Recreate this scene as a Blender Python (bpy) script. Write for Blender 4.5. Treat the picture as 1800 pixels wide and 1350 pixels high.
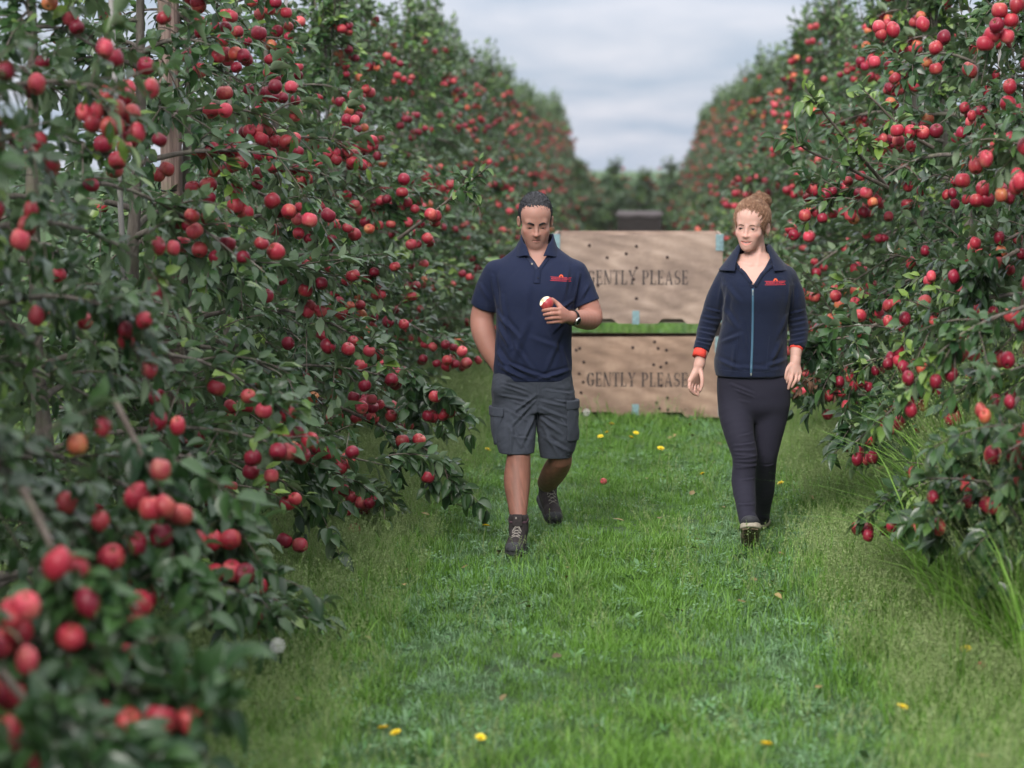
import bpy, bmesh, math, random
import numpy as np
from mathutils import Vector, Matrix, Euler
from mathutils.bvhtree import BVHTree

for _o in list(bpy.data.objects): bpy.data.objects.remove(_o)
SC = bpy.context.scene
COL = SC.collection
RNG = np.random.default_rng(7)
random.seed(7)

# ------------------------------------------------------------------ camera
CAM_H = 1.88
FPX = 4250.0                    # focal length in pixels of the 1800 px wide photograph (85 mm)
YAW = math.radians(2.96)        # turned a little to the left of the lane direction (+Y)
PIT = math.radians(5.25)        # tilted down
cam_data = bpy.data.cameras.new('camera')
cam = bpy.data.objects.new('camera', cam_data); COL.objects.link(cam)
cam.location = (0, 0, CAM_H)
cam.rotation_euler = (math.pi/2 - PIT, 0, YAW)
cam_data.lens = 85; cam_data.sensor_width = 36
cam_data.clip_start = 0.1; cam_data.clip_end = 2000
cam_data.dof.use_dof = True
cam_data.dof.focus_distance = 11.75
cam_data.dof.aperture_fstop = 2.3
cam_data.dof.aperture_blades = 0
SC.camera = cam
_R = Euler((math.pi/2 - PIT, 0, YAW)).to_matrix()
C_R, C_U, C_F = [np.array(_R @ Vector(v)) for v in ((1,0,0),(0,1,0),(0,0,-1))]
def at(px, py, Y):
    """point of the place that the photograph shows at px, py (1800x1350) at distance Y down the lane"""
    d = C_F*FPX + C_R*(px-900) + C_U*(675-py)
    return np.array([0,0,CAM_H]) + d*(Y/d[1])

# ------------------------------------------------------------------ world: overcast daylight
world = bpy.data.worlds.new('World'); SC.world = world
world.use_nodes = True
SUN_EL, SUN_ROT = math.radians(35.6), math.radians(197.7)
def build_world():
    nt = world.node_tree; N = nt.nodes; L = nt.links; N.clear()
    out = N.new('ShaderNodeOutputWorld'); bg = N.new('ShaderNodeBackground')
    sky = N.new('ShaderNodeTexSky'); sky.sky_type = 'NISHITA'; sky.sun_disc = False
    sky.sun_elevation = SUN_EL; sky.sun_rotation = SUN_ROT
    skys = N.new('ShaderNodeVectorMath'); skys.operation = 'SCALE'; skys.inputs['Scale'].default_value = 0.10
    L.new(sky.outputs[0], skys.inputs[0])
    tc = N.new('ShaderNodeTexCoord'); sep = N.new('ShaderNodeSeparateXYZ'); L.new(tc.outputs['Generated'], sep.inputs[0])
    # cloud layer: direction projected on a flat cloud deck
    zc = N.new('ShaderNodeMath'); zc.operation = 'MAXIMUM'; zc.inputs[1].default_value = 0.0; L.new(sep.outputs['Z'], zc.inputs[0])
    za = N.new('ShaderNodeMath'); za.operation = 'ADD'; za.inputs[1].default_value = 0.10; L.new(zc.outputs[0], za.inputs[0])
    dv = N.new('ShaderNodeVectorMath'); dv.operation = 'DIVIDE'
    cz = N.new('ShaderNodeCombineXYZ'); 
    for i in range(3): L.new(za.outputs[0], cz.inputs[i])
    L.new(tc.outputs['Generated'], dv.inputs[0]); L.new(cz.outputs[0], dv.inputs[1])
    mp = N.new('ShaderNodeMapping'); mp.inputs['Scale'].default_value = (1.1, 0.62, 0.0); mp.inputs['Location'].default_value = (3.3, 1.2, 0)
    mp.inputs['Rotation'].default_value = (0, 0, 0.25)
    L.new(dv.outputs[0], mp.inputs[0])
    n1 = N.new('ShaderNodeTexNoise'); n1.inputs['Scale'].default_value = 1.5; n1.inputs['Detail'].default_value = 6; n1.inputs['Roughness'].default_value = .52
    n1.inputs['Distortion'].default_value = .3
    L.new(mp.outputs[0], n1.inputs['Vector'])
    rp = N.new('ShaderNodeValToRGB')
    e = rp.color_ramp.elements
    e[0].position = .36; e[0].color = (.165, .200, .262, 1)
    e[1].position = .66; e[1].color = (.280, .286, .329, 1)
    L.new(n1.outputs['Fac'], rp.inputs[0])
    # an overcast sky is brighter overhead than at the horizon
    g = N.new('ShaderNodeMapRange'); g.inputs['From Min'].default_value = 0.05; g.inputs['From Max'].default_value = 1
    g.inputs['To Min'].default_value = 1.0; g.inputs['To Max'].default_value = 2.7; L.new(zc.outputs[0], g.inputs['Value'])
    # the blue of the low sky turns to neutral cloud higher up
    up = N.new('ShaderNodeMapRange'); up.inputs['From Min'].default_value = .12; up.inputs['From Max'].default_value = .6; L.new(zc.outputs[0], up.inputs['Value'])
    nt_ = N.new('ShaderNodeMix'); nt_.data_type = 'RGBA'; L.new(up.outputs[0], nt_.inputs[0]); L.new(rp.outputs[0], nt_.inputs['A']); nt_.inputs['B'].default_value = (.36, .36, .365, 1)
    ml = N.new('ShaderNodeVectorMath'); ml.operation = 'SCALE'; L.new(nt_.outputs['Result'], ml.inputs[0]); L.new(g.outputs[0], ml.inputs['Scale'])
    mx = N.new('ShaderNodeMix'); mx.data_type = 'RGBA'; mx.inputs[0].default_value = 0.93
    L.new(skys.outputs[0], mx.inputs['A']); L.new(ml.outputs[0], mx.inputs['B'])
    L.new(mx.outputs['Result'], bg.inputs['Color']); bg.inputs['Strength'].default_value = 1.0
    L.new(bg.outputs[0], out.inputs['Surface'])
build_world()
sun_d = bpy.data.lights.new('sun', 'SUN'); sun_d.energy = 1.5; sun_d.angle = math.radians(25); sun_d.color = (1, .96, .9)
sun = bpy.data.objects.new('sun', sun_d); COL.objects.link(sun)
sun.location = (0, 0, 30)
# the light comes from high above, behind the photographer's left shoulder
sun.rotation_euler = Vector((0.28, 0.88, -0.66)).to_track_quat('-Z', 'Y').to_euler()
SC.view_settings.view_transform = 'Standard'; SC.view_settings.look = 'None'
SC.view_settings.exposure = 1.35; SC.view_settings.gamma = 1
SC.view_settings.use_curve_mapping = False
SC.cycles.max_bounces = 6; SC.cycles.transparent_max_bounces = 8
SC.cycles.diffuse_bounces = 4; SC.cycles.glossy_bounces = 3
SC.cycles.use_denoising = True
try: SC.cycles.denoiser = 'OPENIMAGEDENOISE'
except Exception: pass
SC.cycles.volume_step_rate = 4; SC.cycles.volume_max_steps = 64

# ------------------------------------------------------------------ small helpers
def setp(o, label=None, cat=None, group=None, kind=None):
    if label: o['label'] = label
    if cat: o['category'] = cat
    if group: o['group'] = group
    if kind: o['kind'] = kind
    return o
def link(name, data, parent=None, loc=None):
    o = bpy.data.objects.new(name, data); COL.objects.link(o)
    if parent is not None: o.parent = parent
    if loc is not None: o.location = loc
    return o
def empty(name, loc=(0,0,0), rz=0.0):
    o = bpy.data.objects.new(name, None); COL.objects.link(o)
    o.location = loc; o.rotation_euler = (0,0,rz); o.empty_display_size = .1
    return o
def mesh_np(name, V, F, mats=(), smooth=True, mat_idx=None):
    """F: (n,3) or (n,4) int array"""
    V = np.asarray(V, dtype=np.float32).reshape(-1,3); F = np.asarray(F, dtype=np.int32)
    me = bpy.data.meshes.new(name)
    me.vertices.add(len(V)); me.vertices.foreach_set('co', V.ravel())
    k = F.shape[1]
    me.loops.add(F.size); me.loops.foreach_set('vertex_index', F.ravel())
    me.polygons.add(len(F)); me.polygons.foreach_set('loop_start', np.arange(0, F.size, k, dtype=np.int32))
    me.polygons.foreach_set('loop_total', np.full(len(F), k, dtype=np.int32))
    if mat_idx is not None: me.polygons.foreach_set('material_index', np.asarray(mat_idx, dtype=np.int32))
    me.polygons.foreach_set('use_smooth', np.full(len(F), smooth, dtype=bool))
    for m in (mats if isinstance(mats, (list,tuple)) else [mats]): me.materials.append(m)
    me.update(calc_edges=True); me.validate()
    return me
def add_attr(me, name, vals):
    a = me.attributes.new(name, 'FLOAT', 'POINT'); a.data.foreach_set('value', np.asarray(vals, dtype=np.float32))
def add_col(me, name, vals):
    a = me.attributes.new(name, 'FLOAT_COLOR', 'POINT')
    v = np.ones((len(vals),4), np.float32); v[:,:3] = vals; a.data.foreach_set('color', v.ravel())
class Geo:
    """collects pieces and makes ONE mesh"""
    def __init__(s): s.V=[]; s.F=[]; s.n=0; s.M=[]
    def add(s, V, F, m=0):
        V=np.asarray(V,dtype=float).reshape(-1,3)
        for f in F: s.F.append([i+s.n for i in f]); s.M.append(m)
        s.V.append(V); s.n+=len(V); return s
    def box(s, c, d, rot=None, m=0, bev=0.0):
        c=np.array(c,float); h=np.array(d,float)/2
        if bev<=0:
            v=np.array([[x,y,z] for x in(-1,1) for y in(-1,1) for z in(-1,1)])*h
            f=[(0,1,3,2),(4,6,7,5),(0,4,5,1),(2,3,7,6),(0,2,6,4),(1,5,7,3)]
        else:
            bm=bmesh.new(); bmesh.ops.create_cube(bm,size=1)
            for q in bm.verts: q.co=Vector((q.co.x*d[0],q.co.y*d[1],q.co.z*d[2]))
            bmesh.ops.bevel(bm,geom=bm.edges[:],offset=bev,segments=2,affect='EDGES',profile=.7)
            bm.verts.index_update(); v=np.array([q.co[:] for q in bm.verts]); f=[[q.index for q in a.verts] for a in bm.faces]; bm.free()
        if rot is not None: v=v@np.array(rot.to_3x3() if hasattr(rot,'to_3x3') else rot).T
        return s.add(v+c,f,m)
    def tube(s, pts, rs, n=8, m=0, cap=True):
        V,F=tube_np(pts,rs,n); 
        F=[list(f) for f in F]
        if cap:
            F.append(list(range(n))[::-1]); F.append(list(range(len(V)-n,len(V))))
        return s.add(V,F,m)
    def lathe(s, prof, n=16, m=0, M=None):
        k=len(prof); a=np.arange(n)*2*math.pi/n
        V=np.array([[r*math.cos(t),r*math.sin(t),z] for r,z in prof for t in a])
        F=[(i*n+j,i*n+(j+1)%n,(i+1)*n+(j+1)%n,(i+1)*n+j) for i in range(k-1) for j in range(n)]
        F+= [tuple(range(n))[::-1], tuple(range((k-1)*n,k*n))]
        if M is not None: V=V@np.array(M.to_3x3()).T+np.array(M.translation)
        return s.add(V,F,m)
    def mesh(s, name, mats, smooth=False):
        me=bpy.data.meshes.new(name); me.from_pydata(np.concatenate(s.V).tolist(),[],s.F)
        for m in (mats if isinstance(mats,(list,tuple)) else [mats]): me.materials.append(m)
        me.polygons.foreach_set('material_index', s.M)
        me.polygons.foreach_set('use_smooth',[smooth]*len(me.polygons)); me.update()
        return me
    def obj(s,name,mats,parent=None,smooth=False,loc=None): return link(name,s.mesh(name,mats,smooth),parent,loc)
def tube_np(pts, rs, n=6):
    P=np.asarray(pts,float); k=len(P); rs=np.broadcast_to(np.asarray(rs,float),(k,))
    T=np.gradient(P,axis=0); T/=np.linalg.norm(T,axis=1)[:,None]+1e-9
    up=np.array([0,0,1.]) if abs(T[0][2])<.9 else np.array([1.,0,0])
    A=np.cross(T,up); A/=np.linalg.norm(A,axis=1)[:,None]+1e-9; B=np.cross(T,A)
    a=np.arange(n)*2*math.pi/n
    V=P[:,None,:]+rs[:,None,None]*(A[:,None,:]*np.cos(a)[None,:,None]+B[:,None,:]*np.sin(a)[None,:,None])
    i,j=np.meshgrid(np.arange(k-1),np.arange(n),indexing='ij')
    F=np.stack([i*n+j,i*n+(j+1)%n,(i+1)*n+(j+1)%n,(i+1)*n+j],-1).reshape(-1,4)
    return V.reshape(-1,3),F
def join_np(parts):
    V=[];F=[];n=0
    for v,f in parts: V.append(v);F.append(f+n);n+=len(v)
    return np.concatenate(V),np.concatenate(F)

# ------------------------------------------------------------------ materials
class NT:
    def __init__(s,name):
        s.m=bpy.data.materials.new(name); s.m.use_nodes=True; s.t=s.m.node_tree; s.t.nodes.clear()
        s.out=s.n('OutputMaterial')
    def n(s,t,**k):
        x=s.t.nodes.new('ShaderNode'+t)
        for a,b in k.items(): setattr(x,a,b)
        return x
    def l(s,a,b): s.t.links.new(a,b)
    def inp(s,node,**k):
        for a,b in k.items():
            a=a.replace('_',' ')
            if isinstance(b,bpy.types.NodeSocket): s.l(b,node.inputs[a])
            else: node.inputs[a].default_value=b
        return node
    def noise(s,scale,detail=4,rough=.5,vec=None,dist=0):
        x=s.n('TexNoise'); s.inp(x,Scale=scale,Detail=detail,Roughness=rough,Distortion=dist)
        if vec is not None: s.l(vec,x.inputs['Vector'])
        return x.outputs['Fac']
    def ramp(s,fac,stops):
        r=s.n('ValToRGB'); e=r.color_ramp.elements
        while len(e)<len(stops): e.new(.5)
        for q,(p,c) in zip(e,stops):
            q.position=p; q.color=(*c,1) if len(c)==3 else c
        s.l(fac,r.inputs[0]); return r.outputs[0]
    def mix(s,f,a,b,mode='MIX'):
        x=s.n('Mix',data_type='RGBA',blend_type=mode)
        for k,v in ((0,f),('A',a),('B',b)):
            if isinstance(v,bpy.types.NodeSocket): s.l(v,x.inputs[k])
            elif k==0: x.inputs[0].default_value=v
            else: x.inputs[k].default_value=(*v,1) if len(v)==3 else v
        return x.outputs['Result']
    def math(s,op,a,b=0.0):
        x=s.n('Math',operation=op)
        for k,v in ((0,a),(1,b)):
            if isinstance(v,bpy.types.NodeSocket): s.l(v,x.inputs[k])
            else: x.inputs[k].default_value=v
        return x.outputs[0]
    def coord(s,which='Object',scale=None,rot=None):
        t=s.n('TexCoord').outputs[which]
        if scale is None and rot is None: return t
        m=s.n('Mapping'); s.l(t,m.inputs[0])
        if scale: m.inputs['Scale'].default_value=scale
        if rot: m.inputs['Rotation'].default_value=rot
        return m.outputs[0]
    def attr(s,name):
        a=s.n('Attribute'); a.attribute_name=name; return a
    def bump(s,h,strength=.3,dist=.01):
        b=s.n('Bump'); s.inp(b,Strength=strength,Distance=dist,Height=h); return b.outputs[0]
    def princ(s,col,rough=.6,normal=None,**k):
        p=s.n('BsdfPrincipled')
        if isinstance(col,bpy.types.NodeSocket): s.l(col,p.inputs['Base Color'])
        else: p.inputs['Base Color'].default_value=(*col,1)
        if isinstance(rough,bpy.types.NodeSocket): s.l(rough,p.inputs['Roughness'])
        else: p.inputs['Roughness'].default_value=rough
        if normal is not None: s.l(normal,p.inputs['Normal'])
        s.inp(p,**k); return p.outputs[0]
    def done(s,sh): s.l(sh,s.out.inputs['Surface']); return s.m
def simple(name,col,rough=.6,vary=.15,scale=30,bump=0,**k):
    t=NT(name); c=t.coord(); nf=t.noise(scale,3,.6,c)
    col2=tuple(x*(1-vary*1.5) for x in col); col3=tuple(min(1,x*(1+vary)) for x in col)
    cc=t.ramp(nf,[(.3,col2),(.7,col3)])
    nm=t.bump(t.noise(scale*4,3,.6,c),bump,.002) if bump else None
    return t.done(t.princ(cc,rough,nm,**k))

def leaf_material(name, dark, mid, young, under, rough=.30, trans=.15):
    t=NT(name); a=t.attr('lc').outputs['Fac']; oi=t.n('ObjectInfo').outputs['Random']
    c=t.ramp(a,[(.05,dark),(.5,mid),(.85,young),(1,tuple(v*1.25 for v in young))])
    nz=t.noise(45,3,.6,t.coord())
    c=t.mix(t.math('MULTIPLY',nz,.6),c,(dark[0]*.6,dark[1]*.6,dark[2]*.7))
    hv=t.n('HueSaturation'); t.l(c,hv.inputs['Color']); t.l(t.math('ADD',t.math('MULTIPLY',oi,.35),.85),hv.inputs['Value'])
    bf=t.n('NewGeometry').outputs['Backfacing']
    c=t.mix(bf,hv.outputs[0],under)
    rg=t.math('ADD',t.math('MULTIPLY',bf,.3),rough)
    bp=t.bump(t.noise(120,2,.5,t.coord()),.15,.002)
    p=t.princ(c,rg,bp,Specular_IOR_Level=.42)
    tr=t.n('BsdfTranslucent'); t.l(t.mix(.5,c,(.10,.22,.03)),tr.inputs['Color'])
    mx=t.n('MixShader'); mx.inputs[0].default_value=trans; t.l(p,mx.inputs[1]); t.l(tr.outputs[0],mx.inputs[2])
    return t.done(mx.outputs[0])
M_LEAF=leaf_material('apple_leaf',(.017,.046,.018),(.056,.122,.034),(.20,.31,.055),(.16,.22,.13))
M_DEAD=simple('dead_leaf',(.10,.048,.026),.8,.4,60)

def bark_mat(name,c1,c2,c3,stretch=(14,14,3)):
    t=NT(name); co=t.coord('Object',stretch); n=t.noise(3,6,.65,co); n2=t.noise(9,3,.6,t.coord())
    c=t.ramp(n,[(.25,c1),(.5,c2),(.75,c3)])
    c=t.mix(t.ramp(n2,[(.55,(0,0,0)),(.75,(.5,.5,.5))]),c,(.16,.18,.10))
    return t.done(t.princ(c,.85,t.bump(n,.8,.012)))
M_BARK=bark_mat('apple_bark',(.05,.042,.036),(.13,.11,.095),(.22,.19,.165))
M_TWIG=bark_mat('twig_bark',(.06,.045,.035),(.11,.085,.07),(.19,.16,.14))
M_POST=bark_mat('weathered_post',(.055,.036,.032),(.17,.115,.10),(.29,.215,.19),(26,26,.9))
M_CANE=bark_mat('grey_cane',(.16,.15,.15),(.25,.235,.23),(.34,.32,.32),(10,10,2))
M_WIRE=simple('wire_steel',(.06,.06,.065),.5,.1,Metallic=.8)

def apple_material(name,red,second,mixpos,extra=.5):
    t=NT(name); co=t.coord(); oi=t.n('ObjectInfo').outputs['Random']
    off=t.n('CombineXYZ'); t.l(t.math('MULTIPLY',oi,30.),off.inputs[0]); t.l(t.math('MULTIPLY',oi,17.),off.inputs[1])
    ad=t.n('VectorMath',operation='ADD'); t.l(co,ad.inputs[0]); t.l(off.outputs[0],ad.inputs[1])
    mp=t.n('Mapping'); mp.inputs['Scale'].default_value=(1,1,.35); t.l(ad.outputs[0],mp.inputs[0])
    big=t.noise(14,2,.5,ad.outputs[0]); st=t.noise(110,3,.7,mp.outputs[0])
    f=t.math('ADD',big,t.math('MULTIPLY',t.math('SUBTRACT',st,.5),.5))
    c=t.ramp(f,[(mixpos-.12,second),(mixpos+.08,tuple((a*.7+b*.3) for a,b in zip(red,second))),(mixpos+.22,red)])
    dots=t.n('TexVoronoi'); t.inp(dots,Scale=220.); t.l(co,dots.inputs['Vector'])
    c=t.mix(t.ramp(dots.outputs['Distance'],[(.10,(.35,.35,.35)),(.22,(0,0,0))]),c,(.55,.33,.2))
    # calyx end (below) and stalk hollow (top) are russet green
    sep=t.n('SeparateXYZ'); t.l(co,sep.inputs[0])
    rad=t.math('ADD',t.math('POWER',sep.outputs[0],2),t.math('POWER',sep.outputs[1],2))
    c=t.mix(t.ramp(t.math('MULTIPLY',rad,5000.),[(.10,(.8,.8,.8)),(.40,(0,0,0))]),c,(.16,.11,.04))
    hv=t.n('HueSaturation'); t.l(c,hv.inputs['Color']); t.l(t.math('ADD',t.math('MULTIPLY',oi,.55),.72),hv.inputs['Value'])
    rg=t.math('ADD',t.math('MULTIPLY',big,.20),.27)
    return t.done(t.princ(hv.outputs[0],rg,t.bump(st,.05,.001),Specular_IOR_Level=.33,Subsurface_Weight=.06,Subsurface_Radius=(.01,.004,.002),Subsurface_Scale=.3))
M_APPLE=[apple_material('apple_red',(.31,.019,.038),(.48,.12,.085),.33),
         apple_material('apple_crimson',(.20,.009,.028),(.36,.025,.045),.28),
         apple_material('apple_orange',(.46,.060,.05),(.54,.21,.085),.46),
         apple_material('apple_pink',(.45,.040,.07),(.53,.15,.12),.37)]
M_STALK=simple('apple_stalk',(.10,.07,.035),.8,.2,80)
M_FLESH=simple('apple_flesh',(.72,.68,.48),.5,.08,90,.2)
# ------------------------------------------------------------------ apples and leaves
def apple_mesh(name,mat,seed,seg=14):
    r=random.Random(seed); R=.0355
    prof=[(.0012,.019),(.006,.021),(.013,.0265),(.022,.0275),(.0305,.019),(.0352,.004),(.0345,-.010),(.029,-.0225),(.0195,-.0295),(.011,-.0305),(.005,-.0272),(.001,-.0262)]
    sx,sy,sz=1+r.uniform(-.05,.05),1+r.uniform(-.05,.05),1+r.uniform(-.08,.06)
    V=[];F=[]
    for i,(rr,z) in enumerate(prof):
        for j in range(seg):
            a=2*math.pi*j/seg; w=1+.025*math.cos(5*a+seed)*(1 if z<0 else .4)+.02*math.cos(2*a+seed)
            V.append((rr*w*math.cos(a)*sx,rr*w*math.sin(a)*sy,z*sz))
    k=len(prof)
    for i in range(k-1):
        for j in range(seg): F.append((i*seg+j,(i+1)*seg+j,(i+1)*seg+(j+1)%seg,i*seg+(j+1)%seg))
    g=Geo(); g.add(V,F,0)
    g.tube([(0,0,.016*sz),(.001,.001,.028),(.004,.002,.040)],[.0013,.0011,.0016],5,1)
    # dried calyx points
    for j in range(5):
        a=2*math.pi*j/5; ca,sa=math.cos(a),math.sin(a)
        g.add([(ca*.001,sa*.001,-.026*sz),(ca*.006-sa*.002,sa*.006+ca*.002,-.0285*sz),(ca*.0065,sa*.0065,-.0315*sz),(ca*.006+sa*.002,sa*.006-ca*.002,-.0285*sz)],[(0,1,2,3)],1)
    return g.mesh(name,[mat,M_STALK],True)
APPLES=[apple_mesh('apple',M_APPLE[k],i) for i,k in enumerate((0,0,0,1,1,2,3,3,2,0))]

LV=np.array([[0,0,0],[.30,-.86,.16],[.30,0,0],[.30,.86,.16],[.64,-.84,.14],[.64,0,-.02],[.64,.84,.14],[1,0,-.06]])
LF=np.array([[0,1,2],[0,2,3],[1,4,5],[1,5,2],[2,5,6],[2,6,3],[4,7,5],[5,7,6]])
def leaves_np(B,D,N,Ln,Wd,curl):
    """vectorised leaves: base, direction, normal, length, half width, curl"""
    D=D/np.linalg.norm(D,axis=1)[:,None]
    S=np.cross(N,D); S/=np.linalg.norm(S,axis=1)[:,None]+1e-9; U=np.cross(D,S)
    u=LV[:,0];v=LV[:,1];w=LV[:,2]
    z=w[None,:]*Wd[:,None]*1.3-(u**2)[None,:]*(curl*Ln)[:,None]
    V=B[:,None,:]+D[:,None,:]*(u[None,:]*Ln[:,None])[...,None]+S[:,None,:]*(v[None,:]*Wd[:,None])[...,None]+U[:,None,:]*z[...,None]
    n=len(B); F=(LF[None]+(np.arange(n)*len(LV))[:,None,None]).reshape(-1,3)
    return V.reshape(-1,3),F
# single leaf meshes used for the leaves that can be picked apart: 17 triangles, a little more shape
def single_leaf_mesh(lc,curl,fold):
    us=[0,.09,.25,.48,.72,.9,1.0]; ws=[.0,.45,.88,1,.78,.36,0]
    V=[];F=[]
    for u,w in zip(us,ws):
        for s in (-1,0,1):
            V.append((u, s*w*.5*.56, abs(s)*w*fold*.16-u*u*curl+ .012*math.sin(u*19+s*2)*abs(s)))
    for i in range(len(us)-1):
        for j in (0,1): F.append((i*3+j,(i+1)*3+j,(i+1)*3+j+1,i*3+j+1))
    me=mesh_np('leaf',np.array(V),np.array(F),[M_LEAF]); add_attr(me,'lc',[lc]*len(V)); return me
LEAF1=[single_leaf_mesh(lc,cu,fo) for lc,cu,fo in ((.1,.25,1.2),(.3,.1,1.6),(.45,.35,.9),(.6,.2,1.4),(.8,.15,1.2),(.2,.5,1.3))]

class Variant: pass
def grow_tree(seed,H=3.35,dens=1.0,reach=1.0,nsingle=80,napples=112,opentop=False):
    """lane side is local +x"""
    r=np.random.default_rng(seed); v=Variant()
    # trunk
    nz=12; z=np.linspace(-.05,H*.93,nz); wob=np.cumsum(r.normal(0,.022,(nz,2)),axis=0); wob-=wob[0]
    wob*=np.linspace(0,1,nz)[:,None]**.5
    tp=np.stack([wob[:,0],wob[:,1],z],1); tr=np.linspace(.042,.010,nz); tr[0]*=1.25
    V,F=tube_np(tp,tr,9); v.trunk=mesh_np('trunk',V,F,[M_BARK])
    tx=lambda zz:np.array([np.interp(zz,z,tp[:,0]),np.interp(zz,z,tp[:,1]),zz])
    v.branch=[]; LB=[];LD=[];LL=[];LC=[]; AP=[]; tw=[]
    nb=34; zs=np.linspace(.26,H-.15,nb)+r.normal(0,.05,nb)
    ga=r.uniform(0,6.28)
    def reachz(zz): return np.interp(zz,[.3,.8,1.6,2.3,H-.4,H],[1.14,1.17,.88,.53,.19,.08])*reach*(.85 if opentop and zz>1.8 else 1)
    def leafrun(P,step,amount,young=0.0,out=None):
        if opentop and P[:,2].mean()>1.75: amount*=.78
        # walk along polyline and drop spur rosettes
        seg=np.linalg.norm(np.diff(P,axis=0),axis=1); L=np.concatenate([[0],np.cumsum(seg)]); tot=L[-1]
        s=0.02
        while s<tot:
            p=np.array([np.interp(s,L,P[:,i]) for i in range(3)])
            i=min(len(P)-2,np.searchsorted(L,s)-1 if s>0 else 0); i=max(i,0)
            t=P[i+1]-P[i]; t/=np.linalg.norm(t)+1e-9
            for q in range(r.poisson(amount)):
                d=r.normal(0,1,3); d-=t*(d@t)*.6; d/=np.linalg.norm(d)+1e-9
                d=d+t*.55+np.array([0,0,-.15]); d/=np.linalg.norm(d)
                LB.append(p+d*.012); LD.append(d); LL.append(r.uniform(.050,.088)); LC.append(np.clip(r.beta(2,3)*.75+young+r.normal(0,.05),0,1))
            s+=step*r.uniform(.7,1.3)
        # terminal leaf
        t=P[-1]-P[-2]; LB.append(P[-1]); LD.append(t/np.linalg.norm(t)); LL.append(.085); LC.append(min(1,.4+young))
    for b in range(nb):
        z0=zs[b]; a=ga+b*2.399+r.normal(0,.25); R=reachz(z0)*r.uniform(.72,1.12)
        if z0<.9: R*=r.uniform(.85,1.1)
        d=np.array([math.cos(a),math.sin(a),0]); p0=tx(z0); k=9; u=np.linspace(0,1,k)
        rise=r.uniform(.05,.30)*R; sag=r.uniform(.25,.60)*R*(1.1 if z0>.7 else .6)
        P=p0+d*(u*R)[:,None]; P[:,2]+=rise*u*1.6-sag*u**2
        side=np.array([-d[1],d[0],0]); P+=side*(np.cumsum(r.normal(0,.03,k))*u)[:,None]
        P[:,2]=np.maximum(P[:,2],.10+.06*r.random())
        rs=np.linspace(.015 if z0<2.2 else .010,.0032,k)
        V,F=tube_np(P,rs,6); v.branch.append((V,F))
        leafrun(P[2:],.045,2.9*dens)
        nt=int(5+6*R)
        for q in range(nt):
            uu=r.uniform(.15,.97); i=int(uu*(k-1)); pp=P[i]*(1-(uu*(k-1)-i))+P[min(i+1,k-1)]*(uu*(k-1)-i)
            td=d*r.uniform(.1,.9)+side*r.normal(0,.8)+np.array([0,0,r.normal(-.05,.5)]); td/=np.linalg.norm(td)
            Lt=r.uniform(.14,.42)*min(1,R+.2); kk=6; w=np.linspace(0,1,kk)
            Q=pp+td*(w*Lt)[:,None]; Q[:,2]-=w**2*Lt*r.uniform(0,.5)
            Q[:,2]=np.maximum(Q[:,2],.07)
            tw.append(tube_np(Q,np.linspace(.0038,.0018,kk),4))
            leafrun(Q,.038,2.8*dens,.0 if r.random()<.86 else .38)
            if r.random()<(.62 if z0<1.7 else .95): AP.append((Q[-2] if r.random()<.5 else Q[3],z0))
        for q in range(int(2+2*R)):
            AP.append((P[r.integers(3,k)],z0))
    # upright shoots at the top and along the upper limbs
    for q in range(16):
        z0=H-r.uniform(.1,1.0); a=r.uniform(0,6.28); rr=reachz(z0)*r.uniform(0,.45)
        p=tx(min(z0,H*.9))+np.array([math.cos(a)*rr,math.sin(a)*rr,0]); L=r.uniform(.25,.55); kk=7; w=np.linspace(0,1,kk)
        dd=np.array([math.cos(a)*.25,math.sin(a)*.25,1]); Q=p+dd*(w*L)[:,None]
        tw.append(tube_np(Q,np.linspace(.005,.002,kk),4)); leafrun(Q,.034,1.9,.22)
    Q=tx(H*.93)+np.array([[0,0,w*.4] for w in np.linspace(0,1,6)]); tw.append(tube_np(Q,np.linspace(.008,.002,6),5)); leafrun(Q,.03,2.4,.15)
    B=np.array(LB);D=np.array(LD);Ln=np.array(LL);C=np.array(LC)
    rad=np.stack([B[:,0],B[:,1],np.zeros(len(B))],1); rad/=np.linalg.norm(rad,axis=1)[:,None]+1e-6
    N=np.stack([r.normal(0,.45,len(B)),r.normal(0,.45,len(B)),np.full(len(B),1.)],1)+rad*.55+0
    D=D+rad*.35; D/=np.linalg.norm(D,axis=1)[:,None]; N-=D*np.sum(N*D,1)[:,None]; N/=np.linalg.norm(N,axis=1)[:,None]
    W=Ln*r.uniform(.24,.31,len(B)); cu=r.uniform(.02,.42,len(B))
    # leaves that can be told apart: on the lane side, outermost
    score=B[:,0]/np.array([reachz(q) for q in B[:,2]])+r.normal(0,.22,len(B))
    score[(B[:,2]>2.9)]-=1
    order=np.argsort(-score); sel=order[:nsingle]; rest=np.ones(len(B),bool); rest[sel]=False
    def fol(mask,nm):
        V,F=leaves_np(B[mask],D[mask],N[mask],Ln[mask],W[mask],cu[mask]); me=mesh_np(nm,V,F,[M_LEAF]); add_attr(me,'lc',np.repeat(C[mask],len(LV))); return me
    v.rest=fol(rest,'foliage'); v.full=fol(np.ones(len(B),bool),'foliage')
    v.single=[]
    for i in sel:
        x=D[i];y=np.cross(N[i],x); zz=np.cross(x,y); M=Matrix(((x[0],y[0],zz[0],B[i][0]),(x[1],y[1],zz[1],B[i][1]),(x[2],y[2],zz[2],B[i][2]),(0,0,0,1)))
        v.single.append((int(np.argmin([abs(C[i]-c) for c in (.1,.3,.45,.6,.8,.2)])),M@Matrix.Scale(Ln[i]*1.12,4)))
    V,F=join_np(tw); v.twigs=mesh_np('twigs',V,F,[M_TWIG])
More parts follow.
